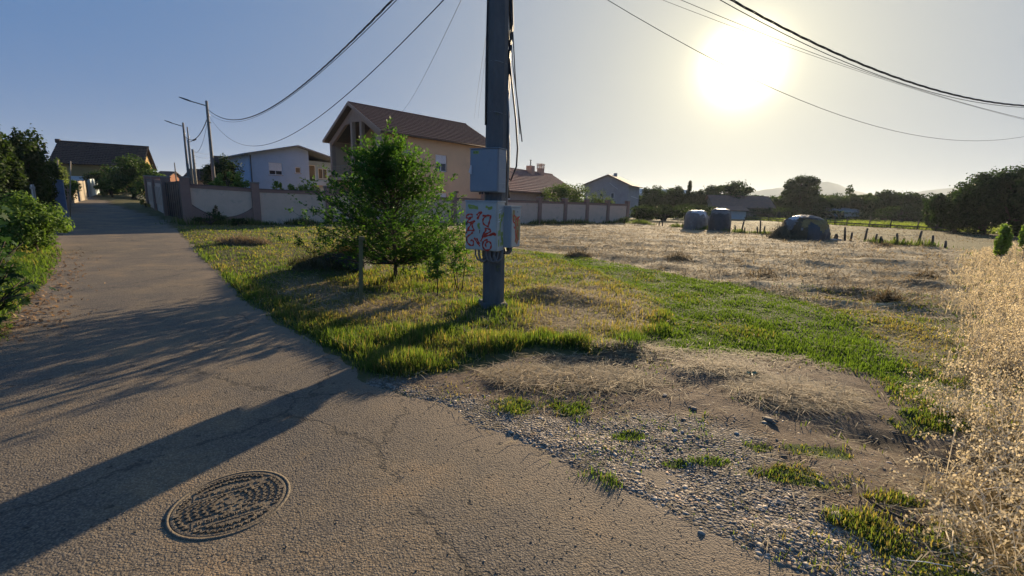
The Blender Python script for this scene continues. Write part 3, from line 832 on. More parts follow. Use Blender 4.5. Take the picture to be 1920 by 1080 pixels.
def cabinet(label, px_r, Yr, z0, w, d, h, m, lid=.012):
    """px_r/Yr: plan position of the front right edge (world), z0 bottom"""
    xr = AT(px_r, 400, Yr)[0]
    t = empty('electrical_cabinet', (xr, Yr, z0), CA, label, 'electrical cabinet', 'electrical cabinets on the concrete pole')
    MB().box((-w, .018, 0), (0, d, h)).build('body', m, t, bevel=.006)
    MB().box((-w - .012, .004, h), (.012, d + .01, h + lid)).build('lid', M_TOP if lid > .013 else m, t, bevel=.004)
    return t
def ribbon(B, pts, wid, y, w, h, closed=False):
    """painted stroke: pts are (u,v) in the door 0..1, v down; a film 1 mm thick standing at y"""
    P = [Vector((-w + u * w, 0, h - v * h)) for u, v in pts]
    # smooth with catmull-rom
    Q = []
    for i in range(len(P) - 1):
        p0, p1, p2, p3 = P[max(i-1, 0)], P[i], P[i+1], P[min(i+2, len(P)-1)]
        for k in range(5):
            s = k / 5
            Q.append(.5 * ((2*p1) + (-p0+p2)*s + (2*p0-5*p1+4*p2-p3)*s*s + (-p0+3*p1-3*p2+p3)*s**3))
    Q.append(P[-1])
    L, Rr = [], []
    for i, q in enumerate(Q):
        d = (Q[min(i+1, len(Q)-1)] - Q[max(i-1, 0)]).normalized(); nrm = Vector((-d.z, 0, d.x)) * wid * (.42 + .14 * math.sin(i * .9))
        L.append(q + nrm); Rr.append(q - nrm)
    V = []; F = []
    for i in range(len(Q)):
        V += [(L[i].x, y, L[i].z), (Rr[i].x, y, Rr[i].z)]
    for i in range(len(Q)-1): F.append((2*i, 2*i+1, 2*i+3, 2*i+2))
    B.add(V, F)

# upper cabinet
c1 = cabinet('smooth blue-grey steel cabinet highest on the pole, with a white latch and yellow sticker', 932, PY - .36, 1.80, .46, .23, .58, M_CAB1)
MB().box((-.452, 0, .012), (-.008, .017, .57)).build('door', M_CAB1, c1, bevel=.004)
h1 = MB(); h1.box((-.44, -.022, .24), (-.417, -.001, .36)); h1.bar((-.429, -.012, .35), (-.449, -.03, .26), .014); h1.build('handle', M_WHITE, c1, bevel=.003)
MB().box((-.40, -.0015, .515), (-.31, -.0003, .555)).build('warning_sticker', M_YEL, c1)
B = MB()
for k, (x0, ch) in enumerate(((-.395, 'box'), (-.375, 'bar'), (-.355, 'box'), (-.335, 'bar'))):
    B.box((x0, -.0022, .522), (x0 + .004, -.0016, .548)); B.box((x0, -.0022, .522), (x0 + .013, -.0016, .526))
    if ch == 'box': B.box((x0 + .009, -.0022, .526), (x0 + .013, -.0016, .548)); B.box((x0, -.0022, .544), (x0 + .009, -.0016, .548))
B.build('sticker_print', M_GREY2, c1)
for z in (.12, .31, .5): MB().box((.0005, .03, z), (.004, .215, z + .006)).build('seam', M_CAB3, c1)
for x in (-.36, -.32, -.27, -.22): MB().tube([(x, .12, .004), (x, .12, -.03)], .014, 8).build('cable_gland', M_GREY2, c1, True)

# lower cabinet with graffiti
c2 = cabinet('largest grey cabinet on the pole, sprayed with big red graffiti and green stains', 931, PY - .37, .985, .52, .23, .68, M_CAB2, .02)
W_, HH = .505, .66
dr = MB().box((-.512, 0, .012), (-.008, .017, .67)).build('door', M_CAB2, c2, bevel=.004)
def uv(pts): return [((x - 90) / 415.0, (y - 140) / 700.0) for x, y in pts]
strokes = [
 [(185,318),(150,305),(105,325),(98,355),(125,368),(165,352),(185,342)],
 [(160,362),(122,400),(118,425),(150,432),(185,412),(222,408)],
 [(205,405),(180,455),(185,500),(205,545),(150,548),(105,548)],
 [(170,425),(150,480),(120,530),(98,590),(100,600)],
 [(190,575),(160,605),(120,640),(102,690),(120,745),(165,778),(195,765),(200,725),(185,695),(165,700),(160,715)],
 [(282,268),(262,290),(238,318)], [(308,262),(280,310),(248,375)],
 [(318,322),(360,318),(405,315),(438,322)],
 [(430,318),(418,380),(405,440),(398,492)],
 [(372,325),(345,345),(325,390),(335,440),(372,468),(398,474)],
 [(350,512),(385,508),(425,522),(430,545),(400,572),(352,598),(332,632)],
 [(372,520),(350,570),(325,640),(298,705)],
 [(335,628),(400,610),(450,590),(490,592),(488,572),(440,590)],
 [(208,655),(235,700),(265,745),(288,778)], [(240,660),(262,700),(282,745)],
 [(395,672),(350,690),(328,740),(335,795),(370,828),(415,820),(440,775),(438,725),(412,700),(380,712),(365,750),(378,785)],
]
for k, s in enumerate(strokes):
    B = MB(); ribbon(B, uv(s), .027 if k not in (6, 12) else .034, -.0012 - .00004*k, W_, HH); B.build('red_stroke', M_RED, c2)
for s in ([(120,180),(160,175),(220,195),(250,190)], [(130,205),(200,215),(260,215)], [(360,185),(400,200),(450,195)], [(390,215),(440,215)], [(275,430),(270,470),(280,520)], [(130,178),(135,205)], [(260,440),(262,500)]):
    B = MB(); ribbon(B, uv(s), .032, -.0008, W_, HH); B.build('yellow_stroke', M_YEL, c2)
for s in ([(318,640),(325,600),(345,560)], [(328,700),(322,770),(350,822)], [(98,640),(100,700),(112,745)], [(285,530),(282,585)]):
    B = MB(); ribbon(B, uv(s), .012, -.0021, W_, HH); B.build('dark_stroke', M_DARKMAR, c2)
B = MB(); B.tube([(-.487, .005, .37), (-.487, -.012, .37)], .014, 10); B.box((-.494, -.016, .345), (-.48, -.010, .395)); B.build('lock', M_GREY2, c2)
# stains sprayed over the right flank (green film and pale paint)
B = MB(); rs = random.Random(5)
for k in range(16):
    y0 = rs.uniform(.05, .18); z0 = rs.uniform(.06, .54); L = rs.uniform(.04, .12)
    B.add([(.0008 + k*.00003, y0, z0), (.0008 + k*.00003, y0 + rs.uniform(.02, .04), z0 + .01), (.0008 + k*.00003, y0 + rs.uniform(.015, .04), z0 + L), (.0008 + k*.00003, y0 - .005, z0 + L * .9)], [(0, 1, 2, 3)])
B.build('flank_stain', M_YEL, c2)
for z0, a in ((.52, .05), (.56, .07), (.40, .04), (.43, .05)):
    B = MB().add([(.0016, a, z0), (.0016, a + .07, z0 + .02), (.0016, a + .08, z0 + .035), (.0016, a, z0 + .015)], [(0, 1, 2, 3)])
    B.build('flank_scrawl', M_WHITE, c2)
# conduits looping from the cabinet's floor back into the pole
for k, (x0, y0, dp) in enumerate(((-.40, .1, .16), (-.37, .14, .19), (-.34, .1, .17), (-.31, .16, .2), (-.20, .08, .15), (-.17, .1, .17), (-.14, .08, .16), (-.11, .12, .17), (-.08, .1, .15))):
    xe = x0 + (.13 if k < 4 else .09)
    pts = [(x0, y0, .01), (x0, y0, -dp*.5), (x0 + (xe-x0)*.25, y0 + .01, -dp*.95), (x0 + (xe-x0)*.6, y0 + .03, -dp), (xe, y0 + .05, -dp*.7), (xe + .01, y0 + .06, -.02), (xe+.01, y0+.06, .01)]
    MB().tube(pts, .013, 7).build('conduit', M_GREYCABLE, c2, True)

# small cabinet on the right
x3 = .02
c3 = empty('electrical_cabinet', (PX + .235, PY - .24, 1.03), CA, 'small narrow cabinet right of the pole with red graffiti scrawled down its side', 'electrical cabinet', 'electrical cabinets on the concrete pole')
MB().box((-.135, 0, 0), (0, .30, .57)).build('body', M_CAB3, c3, bevel=.005)
MB().box((-.147, -.012, .571), (.014, .31, .592)).build('lid', M_TOP, c3, bevel=.004)
MB().box((.001, .018, .012), (.013, .284, .556)).build('door', M_CAB2, c3, bevel=.003)
def film(pts, x, m, name, par, wid):
    B = MB()
    for s in pts:
        P = [Vector((x, a, b)) for a, b in s]
        V = []; F = []
        for i, q in enumerate(P):
            d = (P[min(i+1, len(P)-1)] - P[max(i-1, 0)]).normalized(); nn = Vector((0, -d.z, d.y)) * wid * .5
            V += [tuple(q + nn), tuple(q - nn)]
        for i in range(len(P)-1): F.append((2*i, 2*i+1, 2*i+3, 2*i+2))
        B.add(V, F)
    return B.build(name, m, par)
film([[(.07, .53), (.06, .45), (.08, .38)], [(.17, .44), (.15, .3), (.19, .2), (.17, .06)], [(.24, .4), (.23, .25), (.22, .1)]], .0140, M_OCHRE, 'ochre_graffiti', c3, .07)
film([[(.05, .43), (.08, .46), (.12, .44), (.13, .39), (.10, .35), (.06, .37), (.05, .42)], [(.10, .36), (.14, .3), (.13, .22), (.15, .14), (.13, .08)], [(.14, .40), (.2, .42), (.25, .44)], [(.22, .43), (.18, .36), (.2, .3)], [(.2, .25), (.17, .17), (.21, .1), (.18, .04)], [(.08, .3), (.11, .27)]], .0150, M_RED, 'red_graffiti', c3, .026)
MB().box((.0155, .13, .45), (.0165, .225, .53)).build('label_plate', M_STICK, c3)
MB().box((.0168, .165, .50), (.0175, .195, .512)).build('plate_print', M_GREY2, c3)
MB().box((-.137, -.006, .20), (-.127, .0, .25)).build('handle', M_GREY2, c3)
for x0 in (-.11, -.08, -.05):
    MB().tube([(x0, .14, .01), (x0, .14, -.06), (x0 - .03, .12, -.1), (x0 - .08, .12, -.09), (x0 - .12, .14, -.02)], .014, 7).build('conduit', M_BLACK if x0 < -.09 else M_GREYCABLE, c3, True)

# ------------------------------------------------------------------ wooden stake, trough, saplings, bush tree
sx, sy = [float(a) for a in G(677, 580)[:2]]
st = empty('wooden_stake', (sx, sy, gz(sx, sy)), R(20), 'thin weathered upright stake in the grass left of the young tree', 'stake')
M_STAKE = mat('yellow_green_wood', (.20, .19, .09), (.12, .12, .06), 8, .9, .5, 40, stretch=(4, 4, 1))  # yellow-green wood tone, mottled darker along the grain
MB().box((-.03, -.012, -.1), (.03, .012, 1.03)).build('post', M_STAKE, st, bevel=.004)
MB().box((.0, -.0125, .0), (.03, .022, .93)).build('back_rib', M_STAKE, st)
MB().box((-.034, -.05, .98), (.05, .03, 1.035)).build('head', M_STAKE, st, bevel=.004)
st.rotation_euler = (0, R(2), R(20))

tx, ty = [float(a) for a in G(655, 517)[:2]]
tr = empty('planter_trough', (tx, ty, gz(tx, ty) - .03), R(-4), 'dark open trough heaped with hay behind the stake', 'trough')
M_TR = mat('dark_concrete', (.075, .08, .075), (.05, .052, .05), 5, .9, .4, 50)
B = MB(); B.box((-.45, -.2, 0), (.42, -.16, .38)); B.build('front_panel', M_TR, tr, bevel=.006)
MB().box((-.45, .22, 0), (.42, .26, .38)).build('back_panel', M_TR, tr, bevel=.006)
MB().box((-.45, -.158, 0), (-.41, .218, .37)).build('end_panel', M_TR, tr, bevel=.006)
MB().box((.38, -.158, 0), (.42, .218, .37)).build('end_panel', M_TR, tr, bevel=.006)
MB().bar((-.3, -.18, .395), (.40, -.18, .40), .04, .02).build('top_rail', M_STAKE, tr)
MB().bar((-.25, .24, .395), (.40, .24, .40), .04, .02).build('top_rail', M_STAKE, tr)
# hay heap over the trough's left
def hay_heap(name, label, x, y, rx, ry, h, n, cols=((.34, .27, .15), (.2, .16, .09)), wid=.012, L=(.12, .4), cat='hay heap', group=None, z=None, mat_=None):
    z = gz(x, y) if z is None else z
    t = empty(name, (x, y, z), 0, label, cat, group)
    a = rng.uniform(0, 6.28, n); q = np.sqrt(rng.random(n)); lx, ly = np.cos(a) * q, np.sin(a) * q
    hz = h * (1 - q ** 1.6) + (fbm(lx * rx * 3, ly * ry * 3, .6, 90) - .5) * h * .5
    yaw = rng.uniform(0, 6.28, n)
    lean = np.clip(rng.normal(1.25, .3, n), .4, 1.75) if cat != 'straw pile' else np.clip(rng.normal(1.53, .11, n), 1.2, 1.75)
    C = mixc(*cols, rng.random(n)) * rng.uniform(.6, 1.3, n)[:, None]
    o = blades('hay', lx * rx, ly * ry, hz * rng.uniform(.3, 1.05, n), rng.uniform(*L, n), np.full(n, wid) * rng.uniform(.6, 1.3, n), yaw, lean, C, mat_ or M_STRAW, curl=1.0)
    o.parent = t; o['kind'] = 'stuff'
    # solid core so that one does not see through
    B = MB(); m_, k_ = 14, 5; V = [(0, 0, h * .8)]; F = []
    for j in range(1, k_ + 1):
        for i in range(m_):
            a_ = 2 * math.pi * i / m_; rj = j / k_
            V.append((rx * rj * .92 * math.cos(a_), ry * rj * .92 * math.sin(a_), h * .8 * (1 - rj ** 1.7) - .03 + .02 * math.sin(i * 2.3 + j)))
    for i in range(m_): F.append((0, 1 + i, 1 + (i + 1) % m_))
    for j in range(k_ - 1):
        for i in range(m_):
            a_ = 1 + j * m_ + i; b_ = 1 + j * m_ + (i + 1) % m_; F.append((a_, a_ + m_, b_ + m_, b_))
    B.add(V, F).build('core', M_HAYCORE, t, True)
    return t
M_HAYCORE = mat('packed_hay', (.17, .135, .075), (.09, .07, .04), 22, .95, .9, 60)
hay_heap('hay_heap', 'green-brown hay heap sloping down from the left end of the trough', tx - .55, ty - .05, .75, .45, .36, 1500, ((.15, .15, .06), (.07, .075, .03)))
hay_heap('hay_heap', 'golden tuft of hay lying on top of the trough', tx - .05, ty + .03, .4, .24, .12, 700, ((.40, .33, .13), (.28, .2, .08)), z=gz(tx, ty) + .33)
bx, by = [float(a) for a in G(458, 462)[:2]]
hay_heap('debris_heap', 'low heap of pale dry cuttings on the verge far left of the young tree', bx, by, .95, .45, .17, 1100, ((.40, .31, .2), (.2, .15, .09)), .018)
for (px, py, rx_h, ry_h, hh, n, lab) in ((1060, 715, .75, .26, .07, 1900, 'flat pile of pale straw on the earth below the grass island, nearest the pole'), (1480, 745, .50, .30, .13, 2400, 'tangled pile of long pale straw stalks on bare earth at right'), (1350, 698, .45, .2, .04, 500, 'thin scatter of straw on bare earth between the two straw piles')):
    q = G(px, py)
    hay_heap('straw_pile', lab, float(q[0]), float(q[1]), rx_h, ry_h, hh * .5, int(n * 1.5), ((.62, .52, .36), (.36, .28, .18)), .0052, (.10, .34), 'straw pile', 'straw piles on the bare earth')

# young bushy tree built limb by limb
def young_tree():
    q = G(741, 532); x, y = float(q[0]), float(q[1])
    t = empty('young_tree', (x, y, gz(x, y)), 0, 'bushy young tree with small glossy leaves in front of the wall, left of the pole', 'tree')
    rg = np.random.default_rng(42)
    kk = 9.0 / 840 * 1.01
    prof_z = np.array([.44, .52, .62, .78, .95, 1.25, 1.55, 1.85, 2.15, 2.45, 2.75])
    prof_l = np.array([.30, .65, 1.05, 1.30, 1.45, 1.34, 1.12, .84, .58, .26, .05])
    prof_r = np.array([.25, .40, .60, .86, 1.12, 1.12, 1.0, .84, .54, .22, .05])
    B = MB(); B.tube([(0, 0, -.1), (.02, 0, .35), (-.02, .01, .9), (-.05, 0, 1.6), (-.12, 0, 2.3), (-.13, 0, 2.9)], [.045, .038, .03, .022, .012, .004], 8)
    P, D = [], []
    def twig(a, d, L, depth):
        n = max(3, int(L / .045)); p = np.array(a, float); d = np.array(d, float)
        pts = [p.copy()]
        for i in range(n):
            d = d + rg.normal(0, .07, 3) + [0, 0, .035]; d /= np.linalg.norm(d); p = p + d * L / n; pts.append(p.copy())
            if depth == 0 or i > n * .35:
                for _ in range(3):
                    P.append(p + rg.normal(0, .018, 3)); D.append(d.copy())
        return pts
    for k in range(180):
        z1 = rg.uniform(.56, 2.6) if k > 12 else rg.uniform(1.8, 2.6)
        th = rg.uniform(0, 2 * math.pi)
        c_, s_ = math.cos(th), math.sin(th)
        Rm = np.interp(z1, prof_z, prof_r if c_ > 0 else prof_l)
        Rad = (abs(c_) * Rm + abs(s_) * 1.12 * np.interp(z1, prof_z, (prof_l + prof_r) / 2)) * rg.uniform(.72, 1.1)
        end = np.array([c_ * Rad - .12 * (z1 / 3.1) ** 2, s_ * Rad, z1])
        z0 = max(.34, min(z1 - rg.uniform(.15, .8) - .25 * Rad, 2.0)); st_ = np.array([-.02 * z0, 0, z0])
        mid = (st_ + end) / 2 + [0, 0, -.08 * Rad] + rg.normal(0, .04, 3)
        tp = np.linspace(0, 1, 8)[:, None]
        pts = (1 - tp) ** 2 * st_ + 2 * tp * (1 - tp) * mid + tp ** 2 * end
        B.tube([tuple(v) for v in pts[::2]] + [tuple(end)], [.013, .010, .007, .004, .002], 4, False)
        for j in range(2, 8):
            d0 = pts[j] - pts[j-1]; d0 /= np.linalg.norm(d0)
            for _ in range(4 if j < 7 else 2):
                d1 = d0 + rg.normal(0, .55, 3) + [0, 0, .25]; d1 /= np.linalg.norm(d1)
                tw = twig(pts[j], d1 if j < 7 else d0, rg.uniform(.12, .34), 1)
                if rg.random() < .15: B.tube([tuple(tw[0]), tuple(tw[-1])], [.003, .0015], 3, False)
    # tall leading shoots
    for (a, L, d) in (((-.12, 0, 2.45), .68, (0, 0, 1)), ((-.10, .05, 2.35), .5, (.05, 0, 1)), ((.30, .1, 2.0), .5, (.12, 0, 1)), ((-.5, -.1, 1.7), .42, (-.2, 0, 1)), ((.62, 0, 1.5), .55, (.45, 0, 1)), ((.95, -.1, 1.05), .5, (.8, 0, .7)), ((1.0, .1, .8), .5, (1, 0, .55)), ((-1.1, 0, 1.0), .4, (-.6, 0, .8)), ((.1, -.2, 2.1), .4, (.05, 0, 1))):
        tw = twig(a, d, L, 0); B.tube([tuple(v) for v in tw[::3]], .005, 4, False)
    B.build('trunk', M_BARK, t, True)
    P = np.array(P); D = np.array(D); n = len(P); print('tree leaves', n)
    Nn = rg.normal(0, .55, (n, 3)) + [0, 0, .75]
    side = np.cross(D, [0, 0, 1.0]) * rg.choice([-1, 1], n)[:, None]
    a = D * .6 + side * .9 + rg.normal(0, .35, (n, 3)); a[:, 2] -= .08
    a /= np.linalg.norm(a, axis=1, keepdims=True)
    Nn -= a * (Nn * a).sum(1, keepdims=True); Nn /= np.linalg.norm(Nn, axis=1, keepdims=True)
    b = np.cross(Nn, a)
    L_ = rg.uniform(.042, .075, n)[:, None]; W = L_ * rg.uniform(.42, .58, n)[:, None]
    # six-point leaf folded on its midrib
    V = np.stack([P, P + a * L_ * .38 + b * W * .5 + Nn * W * .18, P + a * L_ * .75 + b * W * .33 + Nn * W * .12, P + a * L_ - Nn * L_ * .12, P + a * L_ * .75 - b * W * .33 + Nn * W * .12, P + a * L_ * .38 - b * W * .5 + Nn * W * .18], 1)
    bb = np.arange(n)[:, None] * 6
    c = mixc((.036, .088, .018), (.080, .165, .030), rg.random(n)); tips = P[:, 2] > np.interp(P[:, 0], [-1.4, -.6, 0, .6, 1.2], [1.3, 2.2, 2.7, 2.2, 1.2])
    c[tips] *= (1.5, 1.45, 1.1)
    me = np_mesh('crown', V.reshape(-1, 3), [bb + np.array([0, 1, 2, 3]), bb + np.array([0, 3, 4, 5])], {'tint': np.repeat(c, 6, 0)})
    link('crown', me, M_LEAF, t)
young_tree()

def sapling(px, py, h, w, n, label, seed, stems=1):
    q = G(px, py); x, y = float(q[0]), float(q[1])
    t = empty('sapling', (x, y, gz(x, y)), 0, label, 'sapling', 'saplings beside the young tree')
    rg = np.random.default_rng(seed); P = []; B = MB()
    for s in range(stems):
        dx, dy = rg.normal(0, .06, 2)
        top = np.array([dx * 2, dy * 2, h * rg.uniform(.85, 1.0)])
        B.tube([(dx * .3, dy * .3, -.05), (dx, dy, h * .4), tuple(top)], [.012, .008, .003], 5)
        for k in range(int(16 / stems) + 5):
            f = rg.uniform(.32, 1); p0 = np.array([dx, dy, 0]) * (1 + f) * .6 + [0, 0, h * f]
            th = rg.uniform(0, 6.28); L = w * .5 * rg.uniform(.5, 1.1) * (1.15 - f * .7)
            e = p0 + [math.cos(th) * L, math.sin(th) * L, L * rg.uniform(.3, .9)]
            B.tube([tuple(p0), tuple(e)], [.004, .002], 4, False)
            for j in range(n // (stems * 20)): P.append(p0 + (e - p0) * rg.uniform(.25, 1.05) + rg.normal(0, .03, 3))
    B.build('trunk', M_BARK, t, True)
    P = np.array(P); Nn = rg.normal(0, .5, (len(P), 3)) + [0, -.2, .6]
    L_ = rg.uniform(.05, .095, len(P))
    leaves_obj('crown', leaf_cards(P, Nn, L_, L_ * .5), mixc((.05, .12, .02), (.11, .20, .04), rg.random(len(P))), t)
sapling(820, 562, .86, .5, 420, 'slender sapling directly right of the young tree', 71)
sapling(862, 552, .98, .62, 800, 'leafy light green sapling between the young tree and the pole', 72, 3)
# ------------------------------------------------------------------ boundary wall
M_PANEL = mat('render_pale_pink', (.72, .50, .37), (.63, .44, .32), 1.6, .9, .15, 60, spots=(.42, .32, .25), spot_sc=1.3)
M_TRIM = mat('render_dusty_pink', (.34, .20, .155), (.28, .165, .13), 2, .9, .2, 60)
M_CAP = mat('pillar_cap_stone', (.34, .30, .26), (.25, .22, .2), 6, .9, .3, 50)
M_COPE = mat('coping_brown', (.20, .13, .11), (.15, .10, .09), 4, .85)
def wall_run(name, label, pts, zb, H, pw, cap=.05, first=True, last=True, extra=.32, swag=()):
    """pts plan points of pillars; zb base heights; everything child of one wall"""
    o = pts[0]
    t = empty(name, (o[0], o[1], 0), 0, label, 'garden wall')
    for i, (p, z) in enumerate(zip(pts, zb)):
        if (i == 0 and not first) or (i == len(pts)-1 and not last): continue
        a = pts[max(i-1, 0)]; b = pts[min(i+1, len(pts)-1)]; an = math.atan2(b[1]-a[1], b[0]-a[0])
        x, y = p[0]-o[0], p[1]-o[1]
        pl = MB().box((-pw/2, -pw/2, -.4), (pw/2, pw/2, H + extra)).build('pillar', M_TRIM, t, bevel=.01)
        pl.location = (x, y, z); pl.rotation_euler = (0, 0, an)
        cp = MB().box((-pw/2-.05, -pw/2-.05, H + extra + .001), (pw/2+.05, pw/2+.05, H + extra + cap)).box((-pw/2-.02, -pw/2-.02, H + extra + cap), (pw/2+.02, pw/2+.02, H + extra + cap + .035)).build('pillar_cap', M_CAP, t, bevel=.008)
        cp.location = (x, y, z); cp.rotation_euler = (0, 0, an)
    for i in range(len(pts)-1):
        a, b = Vector((*pts[i], 0)), Vector((*pts[i+1], 0)); L = (b-a).length; an = math.atan2(b.y-a.y, b.x-a.x)
        z0, z1 = zb[i], zb[i+1]; s = pw/2 + .002
        def seg(nm, m, y0, y1, lo, hi, xa=s, xb=None):
            xb = L - s if xb is None else xb
            za = z0 + (z1-z0) * xa / L; zb_ = z0 + (z1-z0) * xb / L
            B = MB(); B.add([(xa,y0,za+lo),(xb,y0,zb_+lo),(xb,y1,zb_+lo),(xa,y1,za+lo),(xa,y0,za+hi),(xb,y0,zb_+hi),(xb,y1,zb_+hi),(xa,y1,za+hi)], [(0,3,2,1),(4,5,6,7),(0,1,5,4),(1,2,6,5),(2,3,7,6),(3,0,4,7)])
            ob = B.build(nm, m, t); ob.location = (a.x-o[0], a.y-o[1], 0); ob.rotation_euler = (0, 0, an); return ob
        seg('wall_panel', M_PANEL, -.09, .09, -.4, H - .20)
        seg('top_band', M_TRIM, -.115, .115, H - .199, H - .03)
        seg('coping', M_COPE, -.15, .15, H - .029, H + .03)
        if i in swag:
            # dusty pink dado whose upper edge sags like a swag
            B = MB(); n = 16; V = []; F = []
            for k in range(n+1):
                x = s + (L-2*s) * k / n; zz = z0 + (z1-z0) * x / L; tt = k / n
                top = .36 + .62 * (2*tt-1) ** 2 + .25 * (1-tt) * 0
                V += [(x, -.125, zz-.4), (x, -.125, zz+top), (x, -.0905, zz+top), (x, -.0905, zz-.4)]
            for k in range(n):
                a_ = 4*k; F += [(a_, a_+4, a_+5, a_+1), (a_+1, a_+5, a_+6, a_+2)]
            ob = B.add(V, F).build('swag_dado', M_TRIM, t); ob.location = (a.x-o[0], a.y-o[1], 0); ob.rotation_euler = (0, 0, an)
            B = MB().tube([(s + (L-2*s)*k/n, -.13, z0 + (z1-z0)*k/n + .36 + .62*(2*k/n-1)**2) for k in range(n+1)], .018, 5)
            ob = B.build('swag_edge', M_COPE, t, True); ob.location = (a.x-o[0], a.y-o[1], 0); ob.rotation_euler = (0, 0, an)
    return t
def on_line(px, A, D):
    """plan point where the pixel column px crosses the line A + k D"""
    r = ray(px, 400); k = (A[0]*r[1] - A[1]*r[0]) / (D[1]*r[0] - D[0]*r[1]); return (A[0]+D[0]*k, A[1]+D[1]*k)
WA, WB = np.array([-15.68, 27.45]), np.array([12.94, 51.9]); WD = WB - WA
cols_ = [352, 481, 617, 735, 850, 935, 1010, 1058, 1099, 1138, 1175]
wp = [on_line(p, WA, WD) for p in cols_]
wz = [.16, .03, -.01, -.07, -.12, -.14, -.15, -.16, -.17, -.18, -.18]
wall_run('boundary_wall', 'long pale pink rendered wall with darker pillars in front of the houses, right of the gate', wp, wz, 2.1, .42, swag=(0,))
g0 = Vector((*wp[0], 0)); rdir = Vector((-.72, .694, 0))
gA = g0 + rdir * .25
# pillars of the gate and the wall running up the road
gB = G(317, 404); gB = (float(gB[0]), float(gB[1]))
gC = (gB[0] + rdir.x * 1.6, gB[1] + rdir.y * 1.6)
e0 = G(283, 387); e0 = (float(e0[0]), float(e0[1]))
wall_run('roadside_wall', 'dusty pink wall with upright slots running up the road beyond the dark gate', [gB, ((gB[0]+e0[0])/2, (gB[1]+e0[1])/2), e0], [.33, .5, .68], 2.2, .5, extra=.22)
# slots in the roadside wall's face toward the road
t_ = [o for o in bpy.data.objects if o.name.startswith('roadside_wall')][0]
dv_ = Vector((e0[0]-gB[0], e0[1]-gB[1], 0)); L_r = dv_.length; an_ = math.atan2(dv_.y, dv_.x)
for k in range(12):
    x = .7 + k * (L_r - 1.4) / 11
    ob = MB().box((-.17, .092, .5), (.17, .13, 1.75)).build('raised_panel', M_PANEL, t_, bevel=.006)
    ob.location = (dv_.x * x / L_r, dv_.y * x / L_r, .33 + .35 * x / L_r); ob.rotation_euler = (0, 0, an_)
# gate
M_GATE = mat('dark_metal_gate', (.018, .02, .022), (.012, .013, .015), 3, .55)
gv = Vector((gB[0]-wp[0][0], gB[1]-wp[0][1], 0)); gl = gv.length
gt = empty('driveway_gate', (wp[0][0], wp[0][1], .2), math.atan2(gv.y, gv.x), 'dark closed metal gate between the corner pillar and the roadside wall', 'gate')
MB().box((.26, -.03, .08), (gl-.3, -.005, 2.2)).build('sheet_panel', M_GATE, gt)
for z in (.1, .75, 1.4, 2.18): MB().box((.24, .0, z), (gl-.28, .045, z + .06)).build('rail', M_GATE, gt, bevel=.004)
for k in range(9):
    x = .3 + k * (gl - .68) / 8; MB().box((x - .02, .046, .08), (x + .02, .07, 2.25)).build('upright_bar', M_GATE, gt)
MB().box((gl/2 - .02, .072, 1.0), (gl/2 + .1, .10, 1.06)).build('handle', M_STEEL, gt)

# ------------------------------------------------------------------ houses
def panel_with_holes(B, W, H, holes, th, M=None):
    """wall slab in x (0..W), z (0..H), thickness th toward +y, real openings"""
    xs = sorted({0, W} | {h[0] for h in holes} | {h[0]+h[2] for h in holes}); zs = sorted({0, H} | {h[1] for h in holes} | {h[1]+h[3] for h in holes})
    def hole(x, z): return any(h[0] - 1e-6 <= x <= h[0]+h[2] + 1e-6 and h[1] - 1e-6 <= z <= h[1]+h[3] + 1e-6 for h in holes)
    T = M or (lambda p: p)
    for i in range(len(xs)-1):
        for j in range(len(zs)-1):
            x0, x1, z0, z1 = xs[i], xs[i+1], zs[j], zs[j+1]
            if hole((x0+x1)/2, (z0+z1)/2): continue
            B.add([T(p) for p in ((x0,0,z0),(x1,0,z0),(x1,0,z1),(x0,0,z1))], [(0,1,2,3)])
            B.add([T(p) for p in ((x0,th,z0),(x1,th,z0),(x1,th,z1),(x0,th,z1))], [(3,2,1,0)])
    for (x, z, w, h) in list(holes) + [(0, 0, W, H)]:
        B.add([T(p) for p in ((x,0,z),(x+w,0,z),(x+w,0,z+h),(x,0,z+h),(x,th,z),(x+w,th,z),(x+w,th,z+h),(x,th,z+h))], [(0,4,5,1),(1,5,6,2),(2,6,7,3),(3,7,4,0)])
    return B

def window(parent, ox, oy, oz, rz, w, h, label=None, shutter=.45, mull=1, shut_m=None, frame_m=None):
    """window part: frame with glass, shutter, sill as sub-parts. local plane x right, -y out"""
    fm = frame_m or M_WHITE
    B = MB(); f = .06
    B.box((0, 0, 0), (w, .05, f)); B.box((0, 0, h-f), (w, .05, h)); B.box((0, 0, f), (f, .05, h-f)); B.box((w-f, 0, f), (w, .05, h-f))
    for k in range(mull): B.box((w*(k+1)/(mull+1)-f/2, -.004, f), (w*(k+1)/(mull+1)+f/2, .046, h-f))
    o = B.build('window', fm, parent); o.location = (ox, oy, oz); o.rotation_euler = (0, 0, rz)
    if label: o['label'] = label
    MB().box((f, .02, f), (w-f, .03, h-f)).build('pane', M_GLASS, o)
    if shutter > 0:
        B = MB(); n = max(2, int(h*shutter/.06))
        for k in range(n):
            z = h - f - h*shutter*(k+1)/n; B.box((f, -.02, z + .004), (w-f, .0, z + h*shutter/n))
        B.build('roller_shutter', shut_m or M_WHITE, o)
    MB().box((-.06, -.09, -.06), (w+.06, -.0, -.002)).build('sill', M_CAP, o)
    return o

